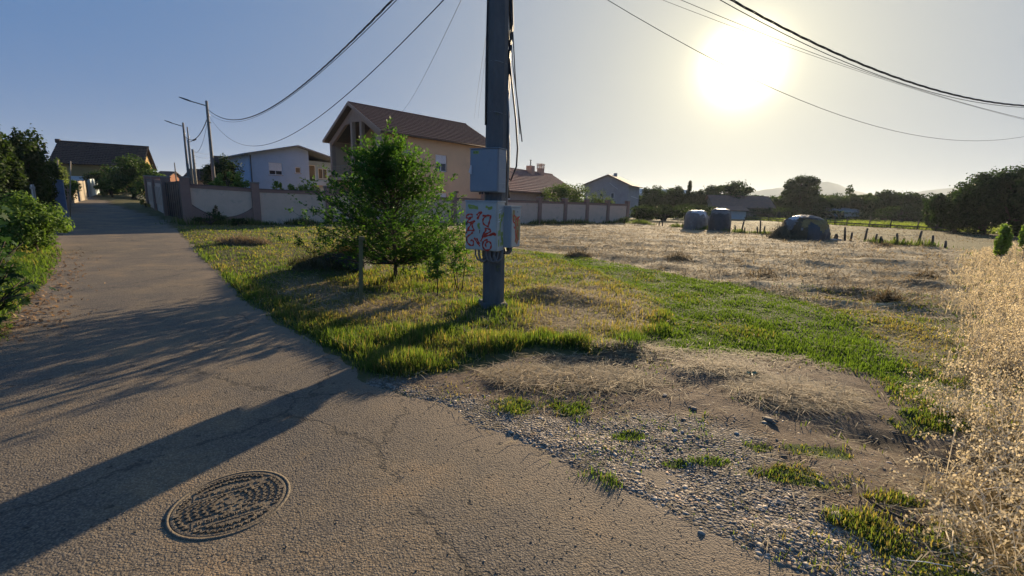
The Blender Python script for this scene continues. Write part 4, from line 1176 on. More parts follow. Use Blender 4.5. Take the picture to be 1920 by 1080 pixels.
def tiled_slope(B, a, b, c, tile=.3, course=.40, amp=.035, step=.065, sub=4):
    """a: eave start, b: eave end, c: ridge start (same length); stepped, corrugated courses"""
    a, b, c = Vector(a), Vector(b), Vector(c)
    U = b - a; Wv = c - a; L = U.length; S = Wv.length; n = U.cross(Wv).normalized()
    if n.z < 0: n = -n
    nc = max(3, int(S / course)); nx = max(4, int(L / tile) * sub)
    V = []; F = []
    for j in range(nc):
        for q, (s, off) in enumerate(((j / nc, step), ((j + 1) / nc, 0.0))):
            for i in range(nx + 1):
                u = i / nx; w = amp * abs(math.sin(math.pi * i / sub)) ** .7
                p = a + U * u + Wv * s + n * (off + w + .03); V.append(tuple(p))
    m = nx + 1
    for j in range(nc):
        r0, r1 = 2*j*m, (2*j+1)*m
        for i in range(nx): F.append((r0+i, r0+i+1, r1+i+1, r1+i))
        if j < nc - 1:
            r2 = (2*j+2)*m
            for i in range(nx): F.append((r1+i, r1+i+1, r2+i+1, r2+i))
    # front lip at the eave
    base = len(V)
    for i in range(nx + 1): V.append(tuple(a + U * i / nx + n * 0.0))
    for i in range(nx): F.append((base+i, base+i+1, i+1, i))
    B.add(V, F)
def ridge_tiles(B, a, b, r=.11, L=.4):
    a, b = Vector(a), Vector(b); d = b - a; n = int(d.length / L)
    for k in range(n):
        p, q = a + d * k / n, a + d * (k + 1.08) / n
        B.tube([p + Vector((0, 0, .02)), q], [r * .88, r], 8)

M_TILE = mat('roof_tile_brown', (.24, .115, .085), (.15, .075, .06), 5, .8, spots=(.11, .06, .05), spot_sc=2.5)
M_TILE2 = mat('roof_tile_red', (.34, .19, .16), (.22, .13, .11), 5, .8, spots=(.36, .27, .24), spot_sc=2)
M_PEACH = mat('render_peach', (.70, .48, .29), (.64, .44, .27), 1.2, .9, .12, 60, spots=(.58, .40, .25), spot_sc=.7)
M_TAUPE = mat('render_taupe', (.52, .34, .24), (.45, .29, .21), 2, .9, .15, 50)
M_SHUT = mat('shutter_grey', (.42, .42, .42), (.36, .36, .36), 2, .6)
M_SOFFIT = mat('soffit_wood', (.14, .09, .065), (.10, .065, .05), 3, .8)
M_DARKROOM = mat('interior_shade_paint', (.03, .028, .026), rough=.9)  # near-black colour that paints the shade inside openings

def pink_house():
    C = AT(714, 247, 36.9); hz = 7.0
    t = empty('peach_house', (float(C[0]), float(C[1]), -.1), R(46.1), 'two-storey peach house with a brown tiled gable roof and a loggia, behind the wall', 'house')
    # local: x along the long side (away right), y toward the left rear (gable width)
    Wd = 10.6; ov = .45; hz = 7.0 + .1
    rt = AT(873, 241, 1); d = rt - [0, 0, EYE]
    # ridge length from the far ridge point's pixel column
    a = R(46.1); ux = (math.cos(a), math.sin(a)); uy = (-math.sin(a), math.cos(a))
    R0 = (C[0] + uy[0]*Wd/2, C[1] + uy[1]*Wd/2); k = (R0[0]*d[1] - R0[1]*d[0]) / (ux[1]*d[0] - ux[0]*d[1])
    Lx = float(k); print('house length', Lx)
    rise = 2.75; rz_ = hz + rise
    mid = Wd / 2
    # long wall facing the field and road (y = ov plane, outward -y)
    Lw = Lx - 2*ov
    holes = [(.9, 4.25, 1.7, 1.75), (5.15, 4.45, 1.25, 1.45), (5.15, 1.15, 1.25, 1.4)]
    B = panel_with_holes(MB(), Lw, hz - .05, holes, .3, lambda p: (p[0]+ov, p[1]+ov, p[2]))
    # rear wall, far gable wall, back of the loggia
    panel_with_holes(B, Lw, hz - .05, [], .3, lambda p: (p[0]+ov, Wd-ov-p[1], p[2]))
    LG = 2.7
    B.xprism([(ov+.3, 0), (Wd-ov-.3, 0), (Wd-ov-.3, hz-.05), (mid, rz_-.35), (ov+.3, hz-.05)], Lx-ov-.3, Lx-ov)
    B.xprism([(ov+.3, 0), (Wd-ov-.3, 0), (Wd-ov-.3, hz-.05), (mid, rz_-.35), (ov+.3, hz-.05)], ov+LG, ov+LG+.25)
    B.build('wall', M_PEACH, t)
    # the loggia's own left flank is open: cut by a column and beams
    B = MB()
    B.box((ov-.01, Wd-ov-.36, 0), (ov+.36, Wd-ov+.01, hz))          # corner column
    for yc in (4.1, 5.75): B.box((ov-.01, yc-.17, 0), (ov+.30, yc+.17, rz_ - abs(yc-mid)*rise/mid - .5))
    B.box((ov-.02, ov-.02, 0), (ov+.5, ov+.32, hz-.02))
    B.box((ov+.3, Wd-ov-.3, 6.35), (ov+LG, Wd-ov+.005, hz-.02))
    B.build('column', M_TAUPE, t)
    B = MB()  # gable infill above the posts
    zc = 8.15
    yl = lambda z: (z-hz)/rise*mid
    B.xprism([(yl(zc)+.5, zc), (4.6, 8.35), (mid, 8.4), (6.0, 8.35), (Wd-yl(zc)-.5, zc), (mid, rz_-.28)], ov+.02, ov+.2)
    B.xprism([(ov, hz-.55), (ov, hz-.05), (mid, rz_-.25), (mid, rz_-.72)], ov+.0, ov+.25)
    B.xprism([(Wd-ov, hz-.55), (mid, rz_-.72), (mid, rz_-.25), (Wd-ov, hz-.05)], ov+.0, ov+.25)
    B.build('gable_beam', M_TAUPE, t)
    MB().box((ov-.25, ov-.0, 3.5), (ov+LG, Wd-ov+.1, 3.78)).build('balcony_slab', M_TAUPE, t)
    MB().box((ov+.3, ov+.3, 6.95), (ov+LG, Wd-ov-.3, 7.02)).build('loggia_ceiling', M_SOFFIT, t) if False else None
    # railing
    rl = MB()
    for (y0, y1) in ((Wd-ov-.36, 5.92), (5.58, 4.27), (3.93, ov+.3)):
        for z in (3.98, 4.18, 4.38, 4.58, 4.78): rl.bar((ov-.12, y0, z), (ov-.12, y1, z), .035)
        n = 4
        for k in range(n+1): y = y0 + (y1-y0)*k/n; rl.bar((ov-.12, y, 3.78), (ov-.12, y, 4.82), .035)
    for z in (3.98, 4.18, 4.38, 4.58, 4.78): rl.bar((ov-.12, Wd-ov-.1, z), (ov+LG, Wd-ov-.1, z), .035)
    rl.build('balcony_railing', M_TAUPE, t)
    # roof
    B = MB(); th = .16
    for sg in (0, 1):
        y0 = 0 if sg == 0 else Wd
        B.xprism([(y0, hz-.12), (y0, hz), (mid, rz_), (mid, rz_-.16)][::(1 if sg else -1)], -.02, Lx+.02)
    rf = B.build('roof', M_SOFFIT, t)
    B = MB()
    tiled_slope(B, (0, -.05, hz-.02), (Lx, -.05, hz-.02), (0, mid, rz_))
    tiled_slope(B, (Lx, Wd+.05, hz-.02), (0, Wd+.05, hz-.02), (Lx, mid, rz_))
    ridge_tiles(B, (0, mid, rz_+.06), (Lx, mid, rz_+.06))
    B.build('roof_tiles', M_TILE, rf)['kind'] = 'stuff'
    for y0 in (0, Wd):
        for xx in (-.03, Lx+.03): MB().bar((xx, y0, hz-.04), (xx, mid, rz_-.02), .24, .04, (1, 0, 0)).build('bargeboard', M_TAUPE, rf)
    B = MB(); B.tube([(-.05, -.1, hz-.04), (Lx+.05, -.1, hz-.06)], .06, 7); B.build('gutter', M_SOFFIT, rf, True)
    # windows
    window(t, ov+.9, ov+.1, 4.25, 0, 1.7, 1.75, 'wide window closed by grey shutters', 1-.08, 1, M_SHUT)
    window(t, ov+5.15, ov+.1, 4.45, 0, 1.25, 1.45, 'white two-pane window with half-lowered shutter', .48)
    window(t, ov+5.15, ov+.1, 1.15, 0, 1.25, 1.4, 'ground floor window with lowered pale shutter', .92, 1)
    MB().box((ov+7.3, ov-.04, 2.6), (ov+7.75, ov-.002, 2.78)).build('wall_vent', M_SOFFIT, t)
    # doors and windows at the back of the loggia, seen between the columns
    window(t, ov+LG-.05, 2.35, 3.8, R(-90), .8, 2.1, 'white balcony door', 0, 0)
    window(t, ov+LG-.05, 4.9, 4.3, R(-90), 1.3, 1.3, None, .3)
    window(t, ov+LG-.05, 7.9, .9, R(-90), 2.2, 1.5, None, 0, 2)
    window(t, ov+LG-.05, 3.4, .2, R(-90), 1.0, 2.1, None, 0, 0)
    # front right room: narrow white window beside the corner
    window(t, ov-.05, 1.55, 4.2, R(-90), .5, 1.6, 'narrow white window by the corner', 0, 0)
    MB().box((ov+.01, ov+.33, 0), (ov+.28, 1.75, 4.2-.07)).box((ov+.01, ov+.33, 5.81), (ov+.28, 1.75, hz-.1)).box((ov+.01, ov+.33, 4.13), (ov+.28, 1.05, 5.81)).box((ov+.01, 1.551, 4.13), (ov+.28, 1.75, 5.81)).build('corner_wall', M_PEACH, t)
    return t
pink_house()

def blue_house():
    a = R(46.1); C = np.array([-24.0*1.077, 41*1.077]); s = 1.0
    C = AT(466, 290, 44.0)[:2]
    t = empty('pale_blue_house', (float(C[0]), float(C[1]), -.1), a, 'low-gabled pale blue house with a satellite dish, left of the peach house', 'house')
    M_B = mat('render_pale_blue', (.35, .46, .60), (.30, .41, .54), 1.5, .9, .1, 40, spots=(.34, .4, .48), spot_sc=.8)
    W, E, Pk, D = 8.9, 5.75, 6.85, 4.2
    mid = W/2
    # gable wall along x facing -y
    B = panel_with_holes(MB(), 5.6, 3.2, [(3.2, 1.35, .8, .8)] if False else [], .25)
    panel_with_holes(B, 5.6, E-3.2-.0, [(1.7, .75, 1.25, 1.15), (4.2, 1.05, .55, .6)], .25, lambda p: (p[0], p[1], p[2]+3.2))
    B.add([(0,0,E),(5.6,0,E),(5.6,0,Pk-(5.6-mid)/mid*(Pk-E)),(mid,0,Pk),(0,.25,E),(5.6,.25,E),(5.6,.25,Pk-(5.6-mid)/mid*(Pk-E)),(mid,.25,Pk)], [(0,1,2,3),(7,6,5,4)])
    B.box((5.6, 1.9, 0), (W, 2.1, E)); B.box((W-.25, 0, 0), (W, 1.9, 3.05)); B.box((5.601, .0, 2.0), (W-.251, .2, 3.0))
    B.box((0, .251, 0), (.25, D+4, E)); B.box((W-.25, 2.1, 0), (W, D+4, E)); B.box((.25, D+3.8, 0), (W-.25, D+4, E))
    B.build('wall', M_B, t)
    MB().box((5.6, -.25, 2.95), (W+.2, 1.9, 3.15)).build('balcony_slab', M_CAP, t)
    B = MB(); B.box((5.6, -.2, 3.16), (W+.15, -.1, 3.55)); B.build('balcony_parapet', M_B, t)
    MB().box((W-.3, -.2, 3.56), (W-.1, .0, E-.02)).build('column', M_B, t)
    B = MB()
    for sg in (0, 1):
        xa, xb = (-.5, mid) if sg == 0 else (W+.5, mid)
        za = E - .5*(Pk-E)/mid
        B.add([(xa,-.5,za),(xb,-.5,Pk+.0),(xb,D+4.3,Pk),(xa,D+4.3,za),(xa,-.5,za+.14),(xb,-.5,Pk+.15),(xb,D+4.3,Pk+.15),(xa,D+4.3,za+.14)], [(0,3,2,1),(4,5,6,7),(0,1,5,4),(1,2,6,5),(2,3,7,6),(3,0,4,7)])
    B.build('roof', mat('roof_sheet_grey', (.22, .22, .21), (.16, .16, .16), 3, .7), t)
    B = MB(); B.tube([(.12, -.06, 0), (.12, -.06, E-.1)], .05, 6); B.build('downpipe', M_GREY2, t, True)
    window(t, 1.7, .06, 3.95, 0, 1.25, 1.15, 'window with pale half-lowered shutter', .6)
    window(t, 4.2, .06, 4.25, 0, .55, .6, 'small square window', 0, 0)
    window(t, 6.2, 1.84, 3.3, 0, .8, 2.0, None, 0, 0)
    window(t, 7.3, 1.84, 3.9, 0, 1.0, 1.1, None, 0, 1)
    window(t, 4.4, -.06, 1.6, 0, .9, .9, None, .5)
    MB().box((5.62, .5, .2), (W-.26, 1.88, 1.95)).build('opening_shade_block', M_DARKROOM, t)  # solid dark block painting in the shade of the lower opening
    # satellite dish is a thing of its own
    dsh = empty('satellite_dish', (0, 0, 0), 0, 'dark round satellite dish on the pale blue house balcony', 'satellite dish')
    ux = Vector((math.cos(a), math.sin(a), 0)); uy = Vector((-math.sin(a), math.cos(a), 0))
    dsh.location = Vector((float(C[0]), float(C[1]), -.1)) + ux*7.75 - uy*.55 + Vector((0, 0, 3.75)); dsh.rotation_euler = (R(68), 0, R(40))
    V = [(0, 0, 0)]; F = []; n = 20
    for j in (1, 2, 3):
        for i in range(n): r = .52*j/3; V.append((r*math.cos(2*math.pi*i/n), r*math.sin(2*math.pi*i/n), .12*(j/3)**2))
    for i in range(n): F.append((0, 1+i, 1+(i+1) % n))
    for j in range(2):
        for i in range(n): p = 1+j*n+i; q = 1+j*n+(i+1) % n; F.append((p, p+n, q+n, q))
    V2 = [(x, y, z-.015) for x, y, z in V]; B = MB().add(V, F); B.add(V2, [f[::-1] for f in F]); B.build('reflector', mat('dish_grey', (.07, .07, .075), rough=.6), dsh, True)
    MB().bar((0, -.5, .1), (0, -.15, .5), .025).bar((0, -.2, .45), (0, -.1, .55), .06).build('feed_arm', M_STEEL, dsh)
    MB().bar((0, 0, -.01), (0, -.1, -.35), .05).bar((0, -.1, -.35), (0, -.55, -.45), .05).build('mount', M_STEEL, dsh)
blue_house()

def gable_house(name, label, px, Y, rz, L, W, E, rise, wm, rm, tiles=True, wins=(), z=0, cat='house', chim=(), hip=0, group=None):
    """x along ridge; origin at the front-left eave corner in plan; front faces -y"""
    C = AT(px, 400, Y)[:2]
    t = empty(name, (float(C[0]), float(C[1]), z), R(rz), label, cat, group)
    ov = .4
    B = MB()
    front = [(w[0], w[1], w[2], w[3]) for w in wins if w[4] == 0]; side = [(w[0], w[1], w[2], w[3]) for w in wins if w[4] == 1]
    panel_with_holes(B, L, E, front, .25); panel_with_holes(B, L, E, [], .25, lambda p: (p[0], W-p[1], p[2]))
    panel_with_holes(B, W-.5, E, side, .25, lambda p: (L-p[1], p[0]+.25, p[2])); panel_with_holes(B, W-.5, E, [], .25, lambda p: (p[1], p[0]+.25, p[2]))
    if not hip:
        for x0 in (0, L-.25): B.xprism([(0, E+.001), (W, E+.001), (W/2, E+rise-.02)], x0, x0+.25)
    B.build('wall', wm, t)
    for w in wins:
        if w[4] == 0: window(t, w[0], .06, w[1], 0, w[2], w[3], None, w[5])
        else: window(t, L-.06, w[0]+.25, w[1], R(90), w[2], w[3], None, w[5])
    dz = ov*rise/(W/2)
    B = MB(); x0, x1 = -ov, L+ov; h = hip
    A = [(x0,-ov,E-dz),(x1,-ov,E-dz),(x1,W+ov,E-dz),(x0,W+ov,E-dz),(x0+h,W/2,E+rise),(x1-h,W/2,E+rise)]
    Up = [(x, y, zz+.12) for x, y, zz in A]
    B.add(A+Up, [(0,4,5,1),(2,5,4,3),(6,7,11,10),(8,9,10,11),(0,1,7,6),(2,3,9,8),(1,5,11,7),(5,2,8,11),(3,4,10,9),(4,0,6,10)] + ([(7,8,11),(9,6,10)] if h else []))
    rf = B.build('roof', rm if not tiles else M_SOFFIT, t)
    if tiles:
        B = MB()
        if not h:
            tiled_slope(B, (x0,-ov,E-dz+.12), (x1,-ov,E-dz+.12), (x0,W/2,E+rise+.12)); tiled_slope(B, (x1,W+ov,E-dz+.12), (x0,W+ov,E-dz+.12), (x1,W/2,E+rise+.12))
            ridge_tiles(B, (x0, W/2, E+rise+.2), (x1, W/2, E+rise+.2))
        else:
            nc = 16
            for k in range(nc):
                f0, f1 = k/nc, (k+1)/nc
                def P(f, side_, up): 
                    z_ = E-dz+.12+(rise+dz)*f + up
                    return [(x0+h*f, -ov+(W/2+ov)*f, z_), (x1-h*f, -ov+(W/2+ov)*f, z_), (x1-h*f, W+ov-(W/2+ov)*f, z_), (x0+h*f, W+ov-(W/2+ov)*f, z_)]
                a0, a1, ab = P(f0, 0, .07), P(f1, 0, .01), P(f0, 0, .0)
                V = a0 + a1 + ab; B.add(V, [(0,1,5,4),(1,2,6,5),(2,3,7,6),(3,0,4,7),(8,9,1,0),(9,10,2,1),(10,11,3,2),(11,8,0,3)])
            ridge_tiles(B, (x0+h, W/2, E+rise+.2), (x1-h, W/2, E+rise+.2))
            for p, q in (((x1,-ov,E-dz+.15), (x1-h,W/2,E+rise+.16)), ((x0,-ov,E-dz+.15), (x0+h,W/2,E+rise+.16))): ridge_tiles(B, p, q)
        B.build('roof_tiles', rm, rf)['kind'] = 'stuff'
    for k, (cx, cy, ch, cw, kind_) in enumerate(chim):
        zt = E + rise*(1-abs(cy-W/2)/(W/2))
        B = MB(); B.box((cx-cw/2, cy-cw/2, zt-.4), (cx+cw/2, cy+cw/2, zt+ch*.62))
        c_ = B.build('chimney', M_TAUPE, rf)
        if kind_ == 'pipe': MB().tube([(cx, cy, zt+ch*.62), (cx, cy, zt+ch)], .07, 8).box((cx-.2, cy-.04, zt+ch), (cx+.2, cy+.04, zt+ch+.08)).build('flue_pipe', M_GREY2, c_)
        else:
            B = MB()
            for a_ in (-1, 1):
                for b_ in (-1, 1): B.box((cx+a_*cw*.42-.04, cy+b_*cw*.42-.04, zt+ch*.62), (cx+a_*cw*.42+.04, cy+b_*cw*.42+.04, zt+ch))
            for zz in (.62, .75, .88, 1.0): B.box((cx-cw*.6, cy-cw*.6, zt+ch*zz-.03), (cx+cw*.6, cy+cw*.6, zt+ch*zz+.03))
            B.build('vent_cap', M_TAUPE, c_)
    return t
M_TAN = mat('render_tan', (.40, .32, .26), (.34, .27, .22), 2, .9)
M_GREYW = mat('render_grey', (.34, .34, .35), (.28, .28, .29), 1.5, .9, spots=(.24, .24, .25), spot_sc=.6)
M_OCH = mat('render_ochre', (.36, .24, .09), (.29, .19, .08), 1.5, .9)
M_RUST = mat('rusty_roof', (.26, .13, .09), (.16, .09, .07), 2, .8)
M_DKROOF = mat('roof_dark_brown', (.055, .035, .035), (.035, .025, .025), 4, .85)
M_BRICK = mat('orange_block', (.24, .10, .055), (.18, .08, .045), 6, .9)
M_PALE = mat('pale_sheet', (.55, .56, .55), (.48, .49, .48), 2, .6)
gable_house('bungalow', 'low bungalow with a pale red tiled roof and two chimneys, right of the pole', 924, 44.4, 58, 20.7, 9.2, 3.0, 2.6, M_TAN, M_TILE2, wins=((2, 1, 1.2, 1.2, 0, .5), (6.5, .9, .4, .5, 0, 0), (7.3, .9, .4, .5, 0, 0)), chim=((14.3, 4.2, 1.7, .8, 'pipe'), (17.0, 4.2, 1.5, .7, 'vent')), hip=0)
gable_house('grey_house', 'bare grey gabled house with few openings standing alone in the middle distance', 1173, 74, 105, 6.5, 8, 5.2, 1.6, M_GREYW, mat('roof_worn_grey', (.24, .2, .18), (.18, .15, .14), 3, .85), False,
            wins=((2.0, 3.4, .5, .8, 0, 0), (1.2, .8, 1.2, 1.0, 0, 0)), z=-.2) if False else None
def grey_house():
    t = empty('grey_house', (*[float(v) for v in AT(1175, 400, 74)[:2]], -.2), R(0), 'bare grey gabled house standing right of the bungalow beyond the long wall', 'house')
    W = 6.9; D = Vector((3.2, 5.2, 0)); E, P = 5.25, 6.75
    B = panel_with_holes(MB(), W, E, [(4.2, 3.1, .55, .9), (3.2, 1.6, .45, .3), (.7, 0.2, 1.5, 2.2), (2.4, 3.0, .7, .9)], .25, lambda p: (p[0]-W, p[1] + (W-p[0])*.12, p[2]))
    B.add([(-W, W*.12, E+.001), (0, 0, E+.001), (-W/2, W*.06, P)], [(0, 1, 2)])
    B.add([(0, 0, 0), (D.x, D.y, 0), (D.x, D.y, E), (0, 0, E)], [(0, 1, 2, 3)])
    B.add([(D.x-W, D.y+W*.12, 0), (D.x, D.y, 0), (D.x, D.y, E), (D.x-W/2, D.y+W*.06, P), (D.x-W, D.y+W*.12, E)], [(4, 3, 2, 1, 0)])
    B.add([(-W, W*.12, 0), (D.x-W, D.y+W*.12, 0), (D.x-W, D.y+W*.12, E), (-W, W*.12, E)], [(3, 2, 1, 0)])
    B.build('wall', M_GREYW, t)
    B = MB()
    for sx in (0, 1):
        xe, ye = (.45, -.05) if sx else (-W-.5, W*.12)
        zz = E-.2
        a = [(xe, ye-.4, zz), (-W/2, W*.06-.4, P), (D.x*1.08-W/2, D.y*1.08+W*.06, P), (D.x*1.08+xe, D.y*1.08+ye, zz)]
        B.add(a + [(x, y, z+.14) for x, y, z in a], [(0,3,2,1) if sx else (0,1,2,3), (4,5,6,7), (0,1,5,4), (1,2,6,5), (2,3,7,6), (3,0,4,7)])
    rf = B.build('roof', mat('roof_worn_grey', (.25, .21, .19), (.19, .16, .15), 3, .85), t)
    MB().box((D.x*.6-W/2-.25, D.y*.6-.1, P), (D.x*.6-W/2+.25, D.y*.6+.4, P+.55)).build('chimney', M_GREYW, rf)
    for x, z, w, h in ((4.2, 3.1, .55, .9), (2.4, 3.0, .7, .9)):
        window(t, x-W, (W-x)*.12+.05, z, R(-6.8), w, h, None, 0, 0)
    MB().box((-6.2, .95, .2), (-4.7, 1.1, 2.4)).build('doorway', M_DARKROOM, t)
grey_house()
# left: ochre house with a long dark roof on the rise
def ochre_house():
    A_ = AT(102, 303, 58); B_ = AT(262, 308, 62)
    z0 = float(base_z(A_[0], A_[1])) - .2
    d = Vector((B_[0]-A_[0], B_[1]-A_[1], 0)); L = d.length
    t = empty('ochre_house', (float(A_[0]), float(A_[1]), z0), math.atan2(d.y, d.x), 'ochre-walled house with a long dark roof at the far end of the road', 'house')
    E = float(A_[2]) - z0; rp = AT(97, 267, 61.5)[2] - z0
    W = 7.5; rise = float(rp) - E
    B = panel_with_holes(MB(), L, E, [(L*.62, E-1.15, 1.6, 1.0), (1.2, 1.0, 1.4, 1.2)], .25)
    B.box((0, .251, 0), (.25, W, E)); B.box((L-.25, .251, 0), (L, W, E)); B.box((.25, W-.25, 0), (L-.25, W, E))
    for x0 in (0, L-.25): B.xprism([(0, E+.001), (W, E+.001), (W/2, E+rise-.1)], x0, x0+.25)
    B.build('wall', M_OCH, t)
    window(t, L*.62, .06, E-1.15, 0, 1.6, 1.0, 'pale window under the eave', .9)
    window(t, 1.2, .06, 1.0, 0, 1.4, 1.2, None, .4)
    B = MB(); B.add([(-.5,-.5,E-.25),(L+.5,-.5,E-.25),(L+.5,W/2,E+rise),(-.5,W/2,E+rise),(-.5,W+.5,E-.25),(L+.5,W+.5,E-.25)], [(0,1,2,3),(3,2,5,4)])
    rf = B.build('roof', M_DKROOF, t)
    B = MB(); tiled_slope(B, (-.5,-.5,E-.2), (L+.5,-.5,E-.2), (-.5,W/2,E+rise+.05)); ridge_tiles(B, (-.5,W/2,E+rise+.12), (L+.5,W/2,E+rise+.1), .15)
    B.tube([(-.7, W/2, E+rise+.15), (-.25, W/2, E+rise+.15)], .28, 10)
    B.build('roof_tiles', M_DKROOF, rf)['kind'] = 'stuff'
ochre_house()
gable_house('orange_block_house', 'orange block house end peeping over hedge left of the wall', 299, 78, 15, 1.6, 6, 3.6, 1.0, M_BRICK, M_DKROOF, False, z=1.0)
gable_house('dark_shed_house', 'dark roofed low house behind the street lamps', 352, 74, 12, 6.5, 6, 3.6, 1.6, M_TAN, M_DKROOF, True, wins=((2, 1.5, 1, 1, 0, .4),), z=.5)
gable_house('dark_gabled_house', 'taller dark gabled house left of the pale blue house, behind the nearest lamp', 402, 62, 18, 6.0, 7, 4.6, 2.0, M_TAN, M_DKROOF, True, wins=((1.5, 2.4, 1, 1.1, 0, .4),), z=.3)
gable_house('long_shed', 'long pale shed with low roof between the grey house and the cypress', 1200, 120, -2, 12.5, 8, 5.4, 1.2, M_PALE, M_PALE, False, z=-.2, cat='shed')
gable_house('red_roofed_shed', 'low shed with a rusty red roof below the round tree', 1338, 92, -4, 11.5, 7, 2.4, 2.2, M_TAN, M_RUST, False, z=-.2, cat='shed')
gable_house('white_outbuilding', 'low whitish outbuilding with small dark window in the far treeline', 1552, 98, -3, 7.0, 5, 1.9, .8, M_PALE, M_GREYW, False, wins=((2.9, .5, .6, .6, 0, 0),), z=-.2, cat='outbuilding')
gable_house('pale_outbuilding', 'tiny pale outbuilding behind the covered hay bales', 1352, 84, 0, 4.6, 4, 1.7, .7, M_PALE, M_RUST, False, z=-.2, cat='outbuilding')
# ------------------------------------------------------------------ trees, shrubs
def T(px, Y, w_px, top_px, n, leaf, cols, name, label, cat='tree', shape='round', trunk=.2, group=None, nclump=26, base=None, dmul=1.0):
    c = AT(px, 400, Y); top = AT(px, top_px, Y)[2]
    z = float(base_z(c[0], c[1])) if base is None else base
    w = w_px * Y / FPX
    T.k += 1
    return tree(name, label, cat, float(c[0]), float(c[1]), float(top) - z, w, n, leaf, cols, shape, trunk, group, T.k, nclump, z, w * dmul)
T.k = 0
FARG = 'trees in the far treeline beyond the field'
far = [
 (1190,96,56,372,1500,'low dark bush at the foot of the grey house','round',.05),
 (1225,98,62,345,2200,'dark dense tree right of the grey house','round',.12),
 (1262,100,54,343,2000,'broad dark tree just left of the cypress','round',.12),
 (1288,96,17,336,1200,'slim pointed cypress rising above its neighbours','cone',.03),
 (1313,98,46,352,1500,'small tree right of the cypress','round',.12),
 (1366,100,94,336,4200,'broad round-topped tree with lobed crown above the rusty roofed shed','dome',.18),
 (1422,108,74,358,1700,'low bushy tree right of the round-topped tree','round',.1),
 (1462,100,70,362,1900,'dark tree at the left foot of the lollipop-shaped tree','round',.06),
 (1495,100,68,330,3400,'tallest lollipop-shaped tree standing out of the treeline','dome',.42),
 (1520,98,78,366,1900,'dark tree at the right foot of the lollipop-shaped tree','round',.05),
 (1556,106,60,364,1500,'low flat-topped tree left of the spiky tree','round',.08),
 (1588,102,36,348,1500,'spiky narrow-topped tree above the white outbuilding','cone',.1),
 (1622,100,64,366,1700,'dense tree right of the white outbuilding','round',.06),
 (1660,96,84,360,2300,'wide dark tree with a ragged top left of the flat umbrella tree','round',.06),
 (1700,92,80,357,2300,'umbrella-shaped tree with gaps under its canopy','dome',.1),
 (1742,86,74,366,1900,'low dark tree where the treeline meets the big trees','round',.04),
 (1600,112,120,372,1800,'farthest low tree behind the spiky tree','round',.02),
 (1400,116,130,368,1800,'farthest low tree behind the rusty roofed shed','round',.02),
]
for px, Y, w, top, n, lab, shp, tk in far:
    T(px, Y, w * 1.06, top - 1, int(n * 1.7), .5, GREEN_D, 'broadleaf_tree' if shp != 'cone' else 'conifer_tree', lab, shape=shp, trunk=tk, group=FARG, nclump=22, base=-.2)
# the wood behind them reads as one dark mass
def wood():
    n = 26000; u = rng.uniform(1185, 1800, n)
    tops = np.interp(u, [1185,1230,1300,1340,1400,1430,1470,1530,1570,1600,1640,1700,1740,1800], [372,362,366,364,368,374,366,368,372,368,366,366,374,372])
    tops = tops - 7 * (vnoise(u, u*0, 16, 3) - .5) - 5 * (vnoise(u, u*0, 5, 4) - .5)
    Yd = rng.uniform(99, 116, n); d = np.array([ray(a, b) for a, b in zip(u[:1], tops[:1])])
    D_ = (u - 960)[:, None] * RT + (540 - tops)[:, None] * UP + FPX * FWD
    P = D_ * (Yd / D_[:, 1])[:, None] + [0, 0, EYE]
    P[:, 2] = -.2 + (P[:, 2] + .2) * rng.random(n) ** .6
    L_ = rng.uniform(.5, 1.0, n)
    c = mixc(*GREEN_D, (vnoise(P[:, 0], P[:, 2] * 2, 3.0, 9)))
    o = leaves_obj('woodland', leaf_cards(P, rng.normal(size=(n, 3)) - [0, .8, 0], L_, L_ * .6), c)
    tag(o, kind='stuff', label='dark woodland closing the field behind the single trees', cat='woodland')
wood()
# low hedge masses under the treeline
for px, Y, w, top, lab in ((1245,62,130,378,'long dark hedge behind the left field fence'), (1210,66,70,384,'low hedge under the grey house'), (1300,74,90,380,'hedge behind the covered hay bales'), (1460,88,170,388,'low hedge left below the lollipop-shaped tree'), (1580,90,160,390,'low dark hedge before the white outbuilding'), (1690,84,150,384,'low hedge below the umbrella-shaped tree')):
    T(px, Y, w, top, 2600, .3, GREEN_D, 'hedge', lab, 'hedge', 'round', 0.0, 'hedges along the far edge of the field', 22, -.2, .35)
# big trees at right
big = [(1796,47,100,348,7000,'big tree at left end of the right-hand group, lighter green edge'), (1850,44,120,322,8000,'big tree second from left in the right-hand group'), (1910,42,150,304,9000,'tallest tree of the right-hand group at the picture edge'), (1985,38,150,300,6000,'big tree cut by the right picture edge'), (1765,52,56,372,3000,'small outer tree left of the right-hand group')]
for px, Y, w, top, n, lab in big:
    T(px, Y, w, top, int(n * 2.2), .26, ((.018, .040, .014), (.04, .075, .024)), 'large_tree', lab, trunk=.04, group='big trees at the right edge of the field', nclump=46, base=-.15, dmul=.8)
